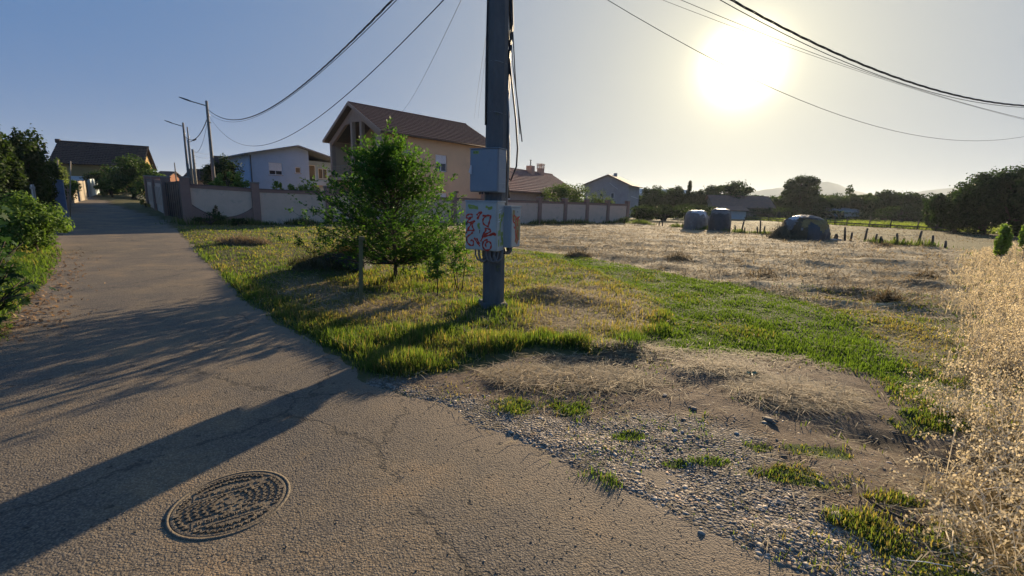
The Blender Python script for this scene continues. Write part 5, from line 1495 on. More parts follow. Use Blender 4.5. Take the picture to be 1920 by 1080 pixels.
# bushes and trees behind the wall
T(1060, 52, 118, 338, 6500, .17, ((.06, .10, .035), (.11, .16, .055)), 'large_shrub', 'large spreading bush behind the wall, right of the bungalow', 'shrub', trunk=.03, nclump=40)
T(1128, 60, 60, 356, 2400, .17, ((.06, .09, .035), (.10, .14, .055)), 'shrub', 'small bush between the spreading bush and the grey house', 'shrub', trunk=.03)
T(424, 40, 70, 288, 4200, .20, GREEN_D, 'broadleaf_tree', 'dark tree left of the pale blue house behind the wall', trunk=.2, nclump=30)
GARD = 'garden shrubs showing over the pink wall'
for px, Y, w, top, lab in ((430,31,50,316,'bright green shrub over the wall by the nearest street lamp'), (458,31.5,40,322,'bright green shrub over the wall left of the second pillar'), (405,31,30,336,'low green shrub over the wall close to the corner pillar'), (522,32.5,30,333,'shrub over the wall right of the second pillar'), (556,33,40,342,'low vine-like shrub over the wall below the pale blue house'), (586,34,30,340,'low shrub over the wall at the foot of the peach house')):
    T(px, Y, w, top, 1600, .14, ((.10, .17, .035), (.18, .27, .06)), 'garden_shrub', lab, 'shrub', trunk=.3, group=GARD, nclump=16)
# far left
T(255, 52, 95, 292, 6500, .24, ((.04, .075, .02), (.075, .125, .035)), 'walnut_tree', 'broad dark tree before the ochre house at the end of the road', trunk=.12, nclump=40, dmul=.8)
T(205, 56, 70, 318, 3000, .24, GREEN_D, 'broadleaf_tree', 'dark bushy tree under the ochre house roof', trunk=.05)
T(285, 50, 80, 318, 4500, .22, ((.04, .075, .02), (.075, .125, .035)), 'hedge', 'tall hedge at the end of the road beside the roadside wall', 'hedge', trunk=.0, nclump=34)
T(215, 50, 50, 336, 2500, .2, ((.05, .09, .02), (.09, .15, .035)), 'shrub', 'green shrub at road end behind the white tarp fence', 'shrub', trunk=.0)
T(112, 33, 44, 292, 2600, .16, ((.10, .15, .04), (.20, .24, .08)), 'shrub', 'yellow-green bush with pale flowers before the ochre house', 'shrub', trunk=.03)
T(136, 37, 46, 334, 2200, .14, ((.08, .13, .03), (.14, .2, .05)), 'shrub', 'bright bush behind the small wooden panels', 'shrub', trunk=.1)
LT = 'dark garden trees at the left edge'
T(62, 21, 90, 238, 8000, .15, GREEN_D, 'garden_tree', 'tall dark tree at left with ragged top, behind the blue gate post', trunk=.12, group=LT, nclump=50)
T(5, 18, 90, 226, 7000, .15, GREEN_D, 'garden_tree', 'tall dark tree cut by the left picture edge', trunk=.1, group=LT, nclump=44)
T(98, 24, 60, 292, 4500, .14, GREEN_D, 'garden_tree', 'shorter dark tree above the blue gate post', trunk=.1, group=LT, nclump=30)
T(-80, 20, 160, 240, 5000, .18, GREEN_D, 'garden_tree', 'tree beyond the left edge of the frame', trunk=.1, group=LT)
T(56, 12.2, 95, 362, 9000, .085, ((.07, .13, .025), (.14, .22, .05)), 'hedge', 'light green rounded shrub by the roadside grass at left', 'shrub', trunk=.0, nclump=50, dmul=1.4)
T(15, 13.5, 70, 380, 5000, .09, ((.05, .10, .02), (.09, .16, .04)), 'hedge', 'darker green shrub behind the fig leaves at left', 'shrub', trunk=.0, nclump=40, dmul=1.4)
T(1895, 15.5, 27, 418, 1200, .12, ((.12, .2, .04), (.2, .3, .06)), 'shrub', 'bright green young shrub on top of the dry grass at right edge', 'shrub', trunk=.0, nclump=26, base=.1)
T(1936, 16.5, 30, 408, 1000, .12, ((.12, .2, .04), (.2, .3, .06)), 'shrub', 'bright shrub half cut by the right picture edge', 'shrub', trunk=.0, nclump=26, base=.1)

# tall weeds at the wall foot
for px, py, w, top, lab in ((392, 424, 60, 396, 'dark weedy bush at the foot of the wall corner'), (405, 420, 16, 382, 'single tall thistle at the wall corner'), (445, 424, 34, 408, 'low dark weeds below the swagged wall panel'), (1172, 420, 24, 404, 'dark weeds at the right end of the wall')):
    q = G(px, py)
    T(px, float(q[1]), w, top, 900, .08, GREEN_D, 'weed_clump', lab, 'weeds', trunk=.0, nclump=14)

# fig at the left edge: every leaf a part
def fig():
    q = AT(-62, 400, 5.0); x, y = float(q[0]), float(q[1])
    z = gz(x, y)
    t = empty('fig_bush', (x, y, z), 0, 'dark fig bush with large lobed leaves at the left edge, nearest the camera', 'bush')
    def leafmesh(seed):
        rg = random.Random(seed); V = [(0, 0, 0)]; F = []
        lob = [(-110, .35), (-80, .62), (-58, .40), (-38, .85), (-20, .5), (0, 1.0), (20, .5), (38, .85), (58, .40), (80, .62), (110, .35)]
        for a, r_ in lob:
            r_ *= rg.uniform(.9, 1.1); V.append((r_*math.sin(R(a)), r_*math.cos(R(a)), -.28*r_*r_ + .05*abs(math.sin(R(a)))))
        for i in range(1, len(lob)): F.append((0, i, i+1))
        me = np_mesh('leaf', np.array(V), [np.array(F)], {'tint': np.tile([[.035, .075, .03]], (len(V), 1)) * np.array(rg.uniform(.8, 1.3))})
        me.materials.append(M_LEAF); return me
    ms = [leafmesh(i) for i in range(5)]
    B = MB(); rg = random.Random(9); k = 0
    for s in range(26):
        a = rg.uniform(-1.2, 2.6); L = rg.uniform(.3, .62); el = rg.uniform(.2, 1.35); z0 = rg.uniform(.1, 1.0)
        e = Vector((math.cos(a)*math.cos(el)*L, math.sin(a)*math.cos(el)*L, z0 + math.sin(el)*L*1.1))
        p0 = Vector((0, 0, z0*.6)); B.tube([p0, (p0+e)/2 + Vector((0, 0, .06)), e], [.014, .01, .005], 5)
        for j in range(9):
            f = .35 + .65*j/8; p = p0.lerp(e, f) + Vector((rg.gauss(0, .07), rg.gauss(0, .07), rg.gauss(0, .06)))
            share('leaf', ms[k % 5], t, p, (rg.uniform(-.9, .2), rg.uniform(-.5, .5), rg.uniform(-3.1, 3.1)), [rg.uniform(.07, .12)]*3); k += 1
    B.build('stem', M_BARK, t, True)
fig()

# ------------------------------------------------------------------ dry oats at right
def oats(name, label, X, Y, H, lean_m, cols, drop=.5, spk=9):
    n = len(X); Z0 = ground_z(X, Y)
    yaw = rng.uniform(0, 6.28, n); lean = np.clip(np.abs(rng.normal(lean_m, .25, n)), 0, 1.5)
    dx, dy = np.cos(yaw), np.sin(yaw); r = np.hypot(X, Y)
    segs = 5; V = np.zeros((n, segs * 2, 3)); w = .0028 + .0007 * r
    path = []
    x, y, z = X.copy(), Y.copy(), Z0.copy(); th = lean * .3
    for k in range(segs):
        path.append(np.c_[x, y, z]); ww = w * (1 - k / (segs) * .6)
        V[:, 2*k] = np.c_[x - dy*ww/2, y + dx*ww/2, z]; V[:, 2*k+1] = np.c_[x + dy*ww/2, y - dx*ww/2, z]
        L = H / (segs - 1); x = x + dx*np.sin(th)*L; y = y + dy*np.sin(th)*L; z = z + np.cos(th)*L; th = th + lean*.35 + drop*.12*k
        z = np.maximum(z, Z0 + .02)
    b = np.arange(n)[:, None] * segs * 2
    F = np.concatenate([b + np.array([2*k, 2*k+1, 2*k+3, 2*k+2]) for k in range(segs-1)])
    C = mixc(cols[0], cols[1], rng.random(n)) * rng.uniform(.75, 1.2, n)[:, None]
    # drooping spikelets round the upper third
    p3, p4 = path[3], path[4]
    SV, SC = [], []
    for j in range(spk):
        f = rng.uniform(0, 1.15, n)[:, None]; c0 = p3 + (p4 - p3) * f + rng.normal(0, .022, (n, 3)) - [0, 0, .012]
        L = (.015 + .0012 * r) * rng.uniform(.7, 1.3, n); a = rng.normal(0, .5, (n, 3)) + [0, 0, -1.0]; a /= np.linalg.norm(a, axis=1, keepdims=True)
        s = np.cross(a, rng.normal(size=(n, 3))); s /= np.linalg.norm(s, axis=1, keepdims=True)
        wd = L[:, None] * .3
        SV.append(np.stack([c0, c0 + a*L[:, None]*.4 + s*wd, c0 + a*L[:, None], c0 + a*L[:, None]*.4 - s*wd], 1)); SC.append(C * rng.uniform(.9, 1.35, n)[:, None])
    SV = np.concatenate(SV); SC = np.concatenate(SC); nb = n * segs * 2
    bb = nb + np.arange(len(SV))[:, None] * 4 + np.array([0, 1, 2, 3])
    me = np_mesh(name, np.concatenate([V.reshape(-1, 3), SV.reshape(-1, 3)]), [F, bb], {'tint': np.concatenate([np.repeat(C, segs*2, 0), np.repeat(SC, 4, 0)])})
    return tag(link(name, me, M_STRAW), kind='stuff', label=label, cat='dry grass')
def sample(poly_key, n, r0, r1, p=1.0, amin=20, amax=62):
    a = np.radians(rng.uniform(amin, amax, n)); r = np.exp(rng.uniform(math.log(r0), math.log(r1), n)); X, Y = r*np.sin(a), r*np.cos(a)
    Z = zones(X, Y); k = rng.random(n) < Z[poly_key] * p * (.5 + .8 * smooth(.3, .6, fbm(X, Y, .7, 95)))
    return X[k], Y[k], Z['thicket'][k]
OC = ((.66, .60, .46), (.44, .385, .28))
X, Y, tk = sample('thicket', 60000, 3.4, 30, .45)
dd = -sdf(THICKET, X, Y); r = np.hypot(X, Y)
tall = smooth(.0, 2.2, dd)
H = (.22 + .62 * tall) * rng.uniform(.7, 1.15, len(X)) * (.5 + .5 * smooth(4, 8, r))
print('oats', len(X))
oats('tall_dry_oats', 'tall golden dry oat grass standing along the right edge', X, Y, H, .45, OC)
X, Y, tk = sample('tangle', 16000, 1.6, 5.5, .55)
print('tangle', len(X))
oats('lodged_dry_oats', 'flattened tangle of dry oats and grass in the right foreground', X, Y, rng.uniform(.2, .42, len(X)), 1.15, OC, 1.0, 9)

# ------------------------------------------------------------------ street lamps up the road
M_LAMPP = mat('lamp_pole_concrete', (.20, .19, .17), (.15, .14, .13), 5, .85, .2, 40)
M_LAMPH = mat('lamp_head_dark', (.035, .037, .04), rough=.5)
def lamp(px, top, Y, zb, label, arm=1.5, h=None, armdir=(-.80, -.25), has_lamp=True, r=.13):
    tp = AT(px, top, Y); x, y = float(tp[0]), float(tp[1]); h = float(tp[2]) - zb
    t = empty('street_lamp', (x, y, zb), 0, label, 'street lamp', 'concrete posts along the road')
    MB().tube([(0, 0, -.3), (0, 0, h*.5), (0, 0, h)], [r*1.15, r*.9, r*.66], 10).build('post', M_LAMPP, t, True)
    if has_lamp:
        a = Vector((armdir[0], armdir[1], 0)).normalized()
        p0 = Vector((0, 0, h - .35)); p1 = p0 + a*arm*.55 + Vector((0, 0, .22)); p2 = p0 + a*arm + Vector((0, 0, .45))
        MB().tube([p0, p1], .035, 7).build('arm', M_LAMPH, t, True)
        s = a.cross(Vector((0, 0, 1)))
        hd = MB(); d = (p2-p1).normalized()
        V = []
        for f, w, th in ((0, .05, .05), (.25, .13, .10), (.8, .15, .07), (1.0, .07, .03)):
            c = p1 + (p2-p1)*f
            V += [tuple(c - s*w - Vector((0, 0, th*.5))), tuple(c + s*w - Vector((0, 0, th*.5))), tuple(c + s*w*.7 + Vector((0, 0, th*.6))), tuple(c - s*w*.7 + Vector((0, 0, th*.6)))]
        F = [(0,3,2,1), (12,13,14,15)]
        for k in range(3):
            for j in range(4): F.append((k*4+j, k*4+(j+1) % 4, k*4+4+(j+1) % 4, k*4+4+j))
        hd.add(V, F).build('lamp_head', M_LAMPH, t)
    MB().bar((.0, -.12, h-1.0), (.22, -.1, h-1.0), .06).bar((.0, .0, h-1.55), (.25, -.1, h-1.5), .05).build('cable_bracket', M_STEEL, t)
    return Vector((x, y, zb)), h
L1, h1_ = lamp(387, 189, 34.5, 0, 'nearest lamp post, tall concrete with arm to the left, behind the wall', 1.7)
L2, h2_ = lamp(343, 230, 45, .25, 'second lamp post, shorter in the picture, with its arm to the left', 1.5)
L3, h3_ = lamp(351, 238, 50, .3, 'thin dark post directly right of the second lamp post', 0, has_lamp=False, r=.09)
L4, h4_ = lamp(352, 262, 60, .4, 'distant lamp with its head turned right, behind the second lamp post', 1.3, armdir=(1, -.2), r=.12)
L5, h5_ = lamp(361, 280, 52, .3, 'short thick concrete post carrying two wires to the dark gabled house', 0, has_lamp=False, r=.17)
L6, h6_ = lamp(327, 305, 80, 1.0, 'farthest small post above the roadside wall', 0, has_lamp=False, r=.12)

# ------------------------------------------------------------------ overhead cables
TOP = Vector((PX, PY, PZ + 9.2))
def span(name, label, A, Bp, sag, r, twist=0, cat='cable', group=None, m=None, n=60):
    A, Bp = Vector(A), Vector(Bp); P = []
    for i in range(n+1):
        f = i/n; p = A.lerp(Bp, f); p.z -= 4*sag*f*(1-f); P.append(p)
    B = MB()
    if twist:
        d = (Bp-A).normalized(); s = d.cross(Vector((0, 0, 1))).normalized(); L = (Bp-A).length; m_ = int(L/.22); 
        for ph in (0, 2.09, 4.19):
            Q = []
            for i in range(m_+1):
                f = i/m_; p = A.lerp(Bp, f); p.z -= 4*sag*f*(1-f); a = ph + i*.9
                Q.append(p + s*math.cos(a)*r + Vector((0, 0, math.sin(a)*r)))
            B.tube(Q, r*.8, 4)
    else: B.tube(P, r, 5)
    return tag(B.build(name, m or M_CABLE, None, True), label, cat, group)
def fit(A, Bxy, pix):
    """quadratic z along the plan line A -> B through sight lines of pixels; returns zA, zB, sag"""
    A, Bxy = np.array(A[:2], float), np.array(Bxy[:2], float); D = Bxy - A; T_, Zs = [], []
    for px, py in pix:
        r_ = ray(px, py); k = (A[0]*r_[1] - A[1]*r_[0]) / (D[1]*r_[0] - D[0]*r_[1]); p = A + D*k
        T_.append(k); Zs.append(EYE + r_[2] * p[1] / r_[1])
    c = np.polyfit(T_, Zs, 2); zA, zB = c[2], c.sum(); return float(zA), float(zB), float(c[0]/4)
def cable(label, A, Bxy, pix, r, twist=0, zfixA=None, group='overhead cables from the concrete pole'):
    zA, zB, sag = fit(A, Bxy, pix); print('cable', label[:34], round(zA, 2), round(zB, 2), round(sag, 2))
    return span('overhead_cable', label, (A[0], A[1], zA), (Bxy[0], Bxy[1], zB), sag, r, twist, group=group)
cable('thick twisted cable sagging from the nearest lamp post up to the concrete pole', (PX, PY), (L1.x, L1.y), ((392,208),(430,221),(485,214),(560,172),(640,98),(730,-2)), .013, 1)
cable('thinner line just under the thick twisted cable, left of the pole', (PX, PY), (L1.x, L1.y), ((392,214),(440,224),(500,212),(580,162),(650,92),(733,2)), .008)
cable('single wire hanging lowest between nearest lamp post and concrete pole', (PX, PY), (L1.x, L1.y), ((397,226),(430,258),(485,271),(570,243),(680,160),(820,0)), .009)
ph = AT(750, 214, 39)
cable('thin wire rising from the peach house roof to the concrete pole', (PX, PY), (float(ph[0]), float(ph[1])), ((750,212),(775,178),(820,100),(862,0)), .005)
ph = AT(889, 246, 45)
cable('thin wire from the far roof end of the peach house to the pole, left one', (PX, PY), (float(ph[0]), float(ph[1])), ((887,246),(893,190),(905,110),(916,40)), .005)
ph = AT(896, 250, 45)
cable('thin wire from the far roof end of the peach house to the pole, right one', (PX, PY), (float(ph[0]), float(ph[1])), ((894,250),(897,215),(906,140),(917,60)), .005)
RP = (34.0, 22.0)
cable('thick twisted cable sweeping right below the sun toward the picture edge', (PX, PY), RP, ((1372,0),(1450,43),(1560,95),(1680,146),(1800,180),(1920,198)), .013, 1)
cable('thinner line running under the thick twisted cable at right', (PX, PY), RP, ((1352,0),(1450,54),(1560,106),(1680,154),(1800,184),(1920,202)), .007)
RP2 = (34.0, 19.0)
cable('fine wire passing across the top of the sun to the right edge', (PX, PY), RP2, ((1275,0),(1391,47),(1500,88),(1620,135),(1760,180),(1920,222)), .004)
cable('faintest wire crossing the sun toward the right edge', (PX, PY), RP2, ((1240,0),(1370,48),(1495,93),(1620,137),(1760,182),(1920,224)), .0028)
RP3 = (40.0, 27.0)
cable('lowest thin wire at right dipping below the sun', (PX, PY), RP3, ((1140,0),(1320,102),(1450,168),(1600,224),(1740,256),(1830,265),(1920,256)), .005)
# between the posts
span('overhead_cable', 'short dark cable between the nearest and the second lamp posts', L1 + Vector((0, 0, h1_-1.1)), L2 + Vector((0, 0, h2_-1.2)), .9, .03, group='cables between the lamp posts')
span('overhead_cable', 'thin slack wire between the nearest and the second lamp posts', L1 + Vector((0, 0, h1_-1.2)), L3 + Vector((0, 0, h3_-2.0)), 1.4, .012, group='cables between the lamp posts')
w5 = AT(398, 287, 58)
span('overhead_cable', 'upper wire from the short thick post to the dark gabled house', L5 + Vector((0, 0, h5_-.1)), tuple(w5), .25, .014, group='wires to the dark gabled house')
w5 = AT(398, 294, 58)
span('overhead_cable', 'lower wire from the short thick post to the dark gabled house', L5 + Vector((0, 0, h5_-.6)), tuple(w5), .25, .014, group='wires to the dark gabled house')
wg = AT(1195, 372, 76); wg0 = AT(1143, 343, 73.5)
span('white_line', 'white line hanging across the front of the grey house', tuple(wg0), tuple(wg), .3, .04, m=M_WHITE, cat='line', n=20)

# ------------------------------------------------------------------ left roadside fences
M_BLUEP = mat('blue_grey_post', (.16, .21, .32), (.12, .16, .25), 3, .8, .2, 30)
M_BOARD = mat('pale_boards', (.36, .31, .24), (.25, .21, .16), 5, .85, .4, 30, stretch=(5, 5, 1))
M_TARP = mat('white_tarp', (.45, .52, .55), (.38, .45, .48), 2, .7)
def ground_at(px, py): q = G(px, py); return Vector((float(q[0]), float(q[1]), float(q[2])))
bp_ = ground_at(119, 412)
t = empty('gate_post', tuple(bp_), R(40), 'square blue-grey concrete gate post at the left roadside', 'gate post')
hb = 2.02
MB().box((-.21, -.21, -.2), (.21, .21, hb)).build('shaft', M_BLUEP, t, bevel=.02)
MB().box((-.25, -.25, hb+.001), (.25, .25, hb+.07)).build('cap', M_BLUEP, t, bevel=.01)
g2 = AT(70, 410, 14.2); gz2 = 0
t = empty('metal_grille_gate', (float(g2[0]), float(g2[1]), 0), R(-42), 'grey metal bar gate with white uprights behind the light green shrub', 'gate')
MB().bar((-.9, 0, 1.75), (1.15, 0, 1.75), .07).bar((-.9, 0, .3), (1.15, 0, .3), .06).build('rail', M_STEEL, t)
for k in range(8): MB().box((-.85 + k*.27, -.02, .2), (-.80 + k*.27, .02, 1.85)).build('upright', M_WHITE if k in (3, 5) else M_STEEL, t)
MB().box((-.95, .03, .1), (-.2, .06, 1.8)).build('sheet', M_GREYW, t)
def board_fence(label, pa, pb, H, m, name='board_fence', nb=9, rail=True, group=None):
    a, b = ground_at(*pa), ground_at(*pb); d = b - a; L = Vector((d.x, d.y, 0)).length
    t = empty(name, tuple(a), math.atan2(d.y, d.x), label, 'fence', group); sl = d.z / L
    rgk = random.Random(int(pa[0]))
    for k in range(nb):
        x0 = L*k/nb; w = L/nb - .015; hh = H + rgk.uniform(-.03, .03)
        MB().box((x0, -.015, -.05 + sl*x0), (x0+w, .015, hh + sl*x0)).build('board', m, t)
    if rail:
        for z in (.3, H-.25): MB().bar((0, .04, z), (L, .04, z + d.z), .06, .04).build('rail', M_WOODOLD, t)
    return t
board_fence('leaning pale board panel at the left roadside, nearest of the board panels', (134, 382), (147, 379), 1.75, M_BOARD, nb=6)
board_fence('second pale board panel at the left roadside, before the white tarp', (151, 377), (164, 374), 1.75, M_BOARD, nb=6)
board_fence('brown board panel hidden in shade behind the blue gate post', (121, 400), (134, 386), 1.5, mat('brown_boards', (.17, .11, .08), (.12, .08, .055), 5, .85, stretch=(5, 5, 1)), nb=6)
a, b = ground_at(168, 370), ground_at(188, 362.5)
t = empty('tarp_screen', tuple(a), math.atan2(b.y-a.y, b.x-a.x), 'white tarpaulin screen stretched along the left side of the road', 'screen')
L = (b-a).length; B = MB(); V = []; F = []
for i in range(17):
    for j in range(7):
        u, v = i/16, j/6; rr_ = 1 - .12*max(0, (abs(u-.5)-.42)/.08)*(v > .8)
        V.append((L*u, .04*math.sin(u*19+v*3) + .03*math.sin(v*7), (b.z-a.z)*u + 1.85*v*rr_ + .0))
for i in range(16):
    for j in range(6): q = i*7+j; F.append((q, q+7, q+8, q+1))
B.add(V, F); B.add([(x, y+.012, z) for x, y, z in V], [f[::-1] for f in F]); B.build('sheet', M_TARP, t, True)
for u in (0, .5, 1): MB().tube([(L*u, .08, -.1), (L*u, .08, (b.z-a.z)*u + 1.95)], .04, 6).build('post', M_WOODOLD, t, True)
c = ground_at(201, 361.5)
t = empty('pale_gate_post', tuple(c), R(35), 'short pale pink post at the far left end of the road', 'gate post')
MB().box((-.35, -.25, -.2), (.35, .25, 1.7)).build('shaft', M_PANEL, t, bevel=.02); MB().box((-.4, -.3, 1.701), (.4, .3, 1.78)).build('cap', M_CAP, t)
for px, top, Yk in ((108, 300, 25), (132, 302, 26)):
    q = AT(px-5, 380, Yk); tp_ = AT(px, top, Yk); z0 = float(base_z(q[0], q[1]))
    B = MB().tube([(0, 0, -.1), ((tp_[0]-q[0]), 0, float(tp_[2])-z0)], .03, 6)
    o = B.build('garden_cane', M_BOARD, None, True); o.location = (float(q[0]), float(q[1]), z0)
    tag(o, 'leaning pale cane above the blue gate post' if px < 120 else 'leaning pale cane above the board panels', 'cane', 'garden canes behind the left fences')

# parked car at the road end
def car():
    p = ground_at(277, 376); z = p.z
    t = empty('parked_car', (p.x + .6, p.y + 2.0, z), R(-48), 'pale car parked nose-on beside the roadside wall at the road end', 'car')
    Mc = mat('car_paint_silver', (.55, .58, .68), (.5, .53, .62), 1, .25, spec=.6)
    sec = [(-2.05, .35, .62, .70), (-1.9, .28, .80, .80), (-1.0, .26, .92, .84), (-.3, .26, .96, .85), (1.2, .26, .96, .85), (1.9, .28, .9, .82), (2.1, .36, .7, .72)]
    V = []; F = []
    for x, zl, zh, w in sec: V += [(x, -w, zl), (x, -w*1.0, (zl+zh)/2+.1), (x, -w*.9, zh), (x, w*.9, zh), (x, w, (zl+zh)/2+.1), (x, w, zl)]
    for i in range(len(sec)-1):
        for k in range(6): F.append((i*6+k, i*6+(k+1) % 6, i*6+6+(k+1) % 6, i*6+6+k))
    F += [tuple(range(6))[::-1], tuple(range((len(sec)-1)*6, len(sec)*6))]
    MB().add(V, F).build('body', Mc, t, True)
    V = []; F = []
    for x, zz, w in ((-1.05, .93, .76), (-.35, 1.42, .6), (1.0, 1.45, .6), (1.8, .95, .74)): V += [(x, -w, zz), (x, w, zz)]
    V += [(-1.05, -.76, .9), (-1.05, .76, .9), (1.8, -.74, .9), (1.8, .74, .9)]
    MB().add(V, [(0,1,3,2), (2,3,5,4), (4,5,7,6), (0,2,4,6,10,8), (1,9,11,7,5,3)]).build('cabin', M_GLASS, t)
    MB().box((-.33, -.58, 1.44), (.98, .58, 1.48)).build('roof', Mc, t)
    for x in (-1.3, 1.3):
        for s in (-1, 1):
            w_ = MB().tube([(x, s*.72, .32), (x, s*.86, .32)], .32, 16).build('wheel', M_BLACK, t); MB().tube([(x, s*.861, .32), (x, s*.872, .32)], .19, 12).build('rim', M_STEEL, w_)
    for s in (-1, 1): MB().box((-2.06, s*.6-.14, .55), (-1.98, s*.6+.14, .70)).build('headlight', M_WHITE, t)
    MB().box((-2.08, -.26, .42), (-2.04, .26, .52)).build('number_plate', M_WHITE, t)
car()
q = ground_at(272, 390)
T(275, float(q.y), 16, 372, 600, .12, ((.35, .28, .08), (.5, .38, .12)), 'dry_grass_tuft', 'golden grass tuft at the foot of the roadside wall', 'grass tuft', trunk=0, nclump=8)  # tuft has a bright golden base colour

# ------------------------------------------------------------------ field: fences, covered stacks
M_STK = mat('old_stake_wood', (.10, .085, .07), (.06, .05, .045), 8, .9, .4, 40)
s7 = [(55,620,690),(95,705,760),(145,700,756),(162,706,758),(235,648,755),(282,705,775),(405,660,790),(490,700,778),(535,735,790),(558,718,772),(655,712,785),(685,680,785),(733,760,805),(870,665,795),(985,750,850),(1105,795,852)]
s6 = [(95,545,600),(115,565,615),(290,570,620),(325,560,612),(458,568,608),(515,560,612),(970,612,662),(1020,595,662),(1080,565,690),(1110,622,678),(1240,635,714),(1262,570,708),(1295,612,690),(1405,650,706),(1430,590,676)]
stk = [(x/4.5+1540, a/4.5+280, b/4.5+280) for x, a, b in s7] + [(x/5.05+1180, a/5.05+300, b/5.05+300) for x, a, b in s6] + [(1552, 422, 438)]
stk.sort()
L0 = G(1190, 420); L1_ = G(1790, 468); LD = (L1_ - L0)[:2]
t = empty('stake_fence', (float(L0[0]), float(L0[1]), 0), 0, 'old wire fence of uneven leaning wooden stakes crossing the mown field', 'fence')
prev = None; rs = random.Random(8)
WIR = MB()
for px, tp_, bt in stk:
    q = on_line(px, L0[:2], LD); k = np.hypot(*q); x, y = q; 
    zt = EYE + (ray(px, tp_)[2] / ray(px, tp_)[1]) * y; zb = EYE + (ray(px, bt)[2] / ray(px, bt)[1]) * y
    z = gz(x, y); h = max(.35, zt - zb)
    ln = rs.gauss(0, .09)
    MB().tube([(x-L0[0], y-L0[1], z-.1), (x-L0[0] + ln*h*.5 + rs.gauss(0, .02), y-L0[1], z + h*.5), (x-L0[0] + ln*h, y-L0[1] + rs.gauss(0, .05), z + h)], [.068, .055, .045], 6).build('stake', M_STK, t, True)
    if h > .75 or prev is None:
        c = (x-L0[0] + ln*h*.7, y-L0[1], z + h*.7)
        if prev: WIR.tube([prev, tuple((Vector(prev)+Vector(c))/2 - Vector((0, 0, .06))), c], .006, 4)
        prev = c
WIR.build('wire', M_STEEL, t, True)
# second fence along the green strip
F0, F1 = G(1380, 411), G(1785, 435); FD = (F1-F0)[:2]
t = empty('far_field_fence', (float(F0[0]), float(F0[1]), 0), 0, 'far thin post-and-wire fence along the uncut green strip', 'fence')
B = MB(); pr = None
for px in (1384, 1400, 1442, 1476, 1510, 1552, 1568, 1591, 1633, 1674, 1725, 1760, 1790):
    q = on_line(px, F0[:2], FD); x, y = q[0]-F0[0], q[1]-F0[1]
    MB().tube([(x, y, -.3), (x + rs.gauss(0, .06), y, .95 + rs.uniform(-.1, .25))], [.075, .06], 5).build('stake', M_STK, t, True)
    c = (x, y, .62)
    if pr: B.tube([pr, c], .012, 4); B.bar((pr[0], pr[1], .22), (c[0], c[1], .22), .03, .14)
    pr = c
B.build('rail', M_STK, t)  # wire, plus a low dark strip standing in for shade at the grass foot
# uncut green strip behind it: tall meadow
S0 = [tuple(on_line(p, F0[:2], FD)) for p in (1330, 1450, 1600, 1790)]
X = rng.uniform(24, 95, 26000); Y = rng.uniform(45, 96, 26000)
X = X*.9
A2 = np.array(S0[0]); D2 = np.array(S0[-1]) - A2; cr = (X-A2[0])*D2[1] - (Y-A2[1])*D2[0]
k = (cr < 0) & (Y < 92) & (X / Y < 1.15) & (X / Y > .42)
X, Y = X[k], Y[k]
o = blades('green_meadow', X, Y, np.full(len(X), -.2), rng.uniform(.35, .75, len(X)), np.full(len(X), .22), rng.uniform(0, 6.28, len(X)), np.abs(rng.normal(.3, .2, len(X))), mixc((.09, .13, .045), (.15, .19, .07), rng.random(len(X))), M_GRASS)
tag(o, kind='stuff', label='uncut green meadow strip before the far trees', cat='meadow')
# rough green at the foot of the stake fence and of the wall
XY = []
for a_, b_, n_, w_ in ((L0[:2], L1_[:2], 5200, .35), (np.array(wp[1]), np.array(wp[-1]), 5200, .45), (np.array(wp[0]), np.array(wp[3]), 3200, .7)):
    f = rng.random(n_); P = a_ + (b_-a_)*f[:, None] + rng.normal(0, w_, (n_, 2)) - np.array([0, .4 if w_ > .4 else .1]); XY.append(P)
P = np.concatenate(XY); n = len(P); cl_ = smooth(.35, .7, fbm(P[:, 0], P[:, 1], 1.6, 55))
P = P[cl_ > .12]; cl_ = cl_[cl_ > .12]; n = len(P)
o = blades('rough_grass', P[:, 0], P[:, 1], ground_z(P[:, 0], P[:, 1]), (.12 + .38*cl_)*rng.uniform(.6, 1.2, n), np.full(n, .035), rng.uniform(0, 6.28, n), np.abs(rng.normal(.35, .25, n)), mixc((.05, .09, .03), (.11, .14, .05), rng.random(n)), M_GRASS)
tag(o, kind='stuff', label='rough uncut grass along the wall foot and stake fence', cat='grass')

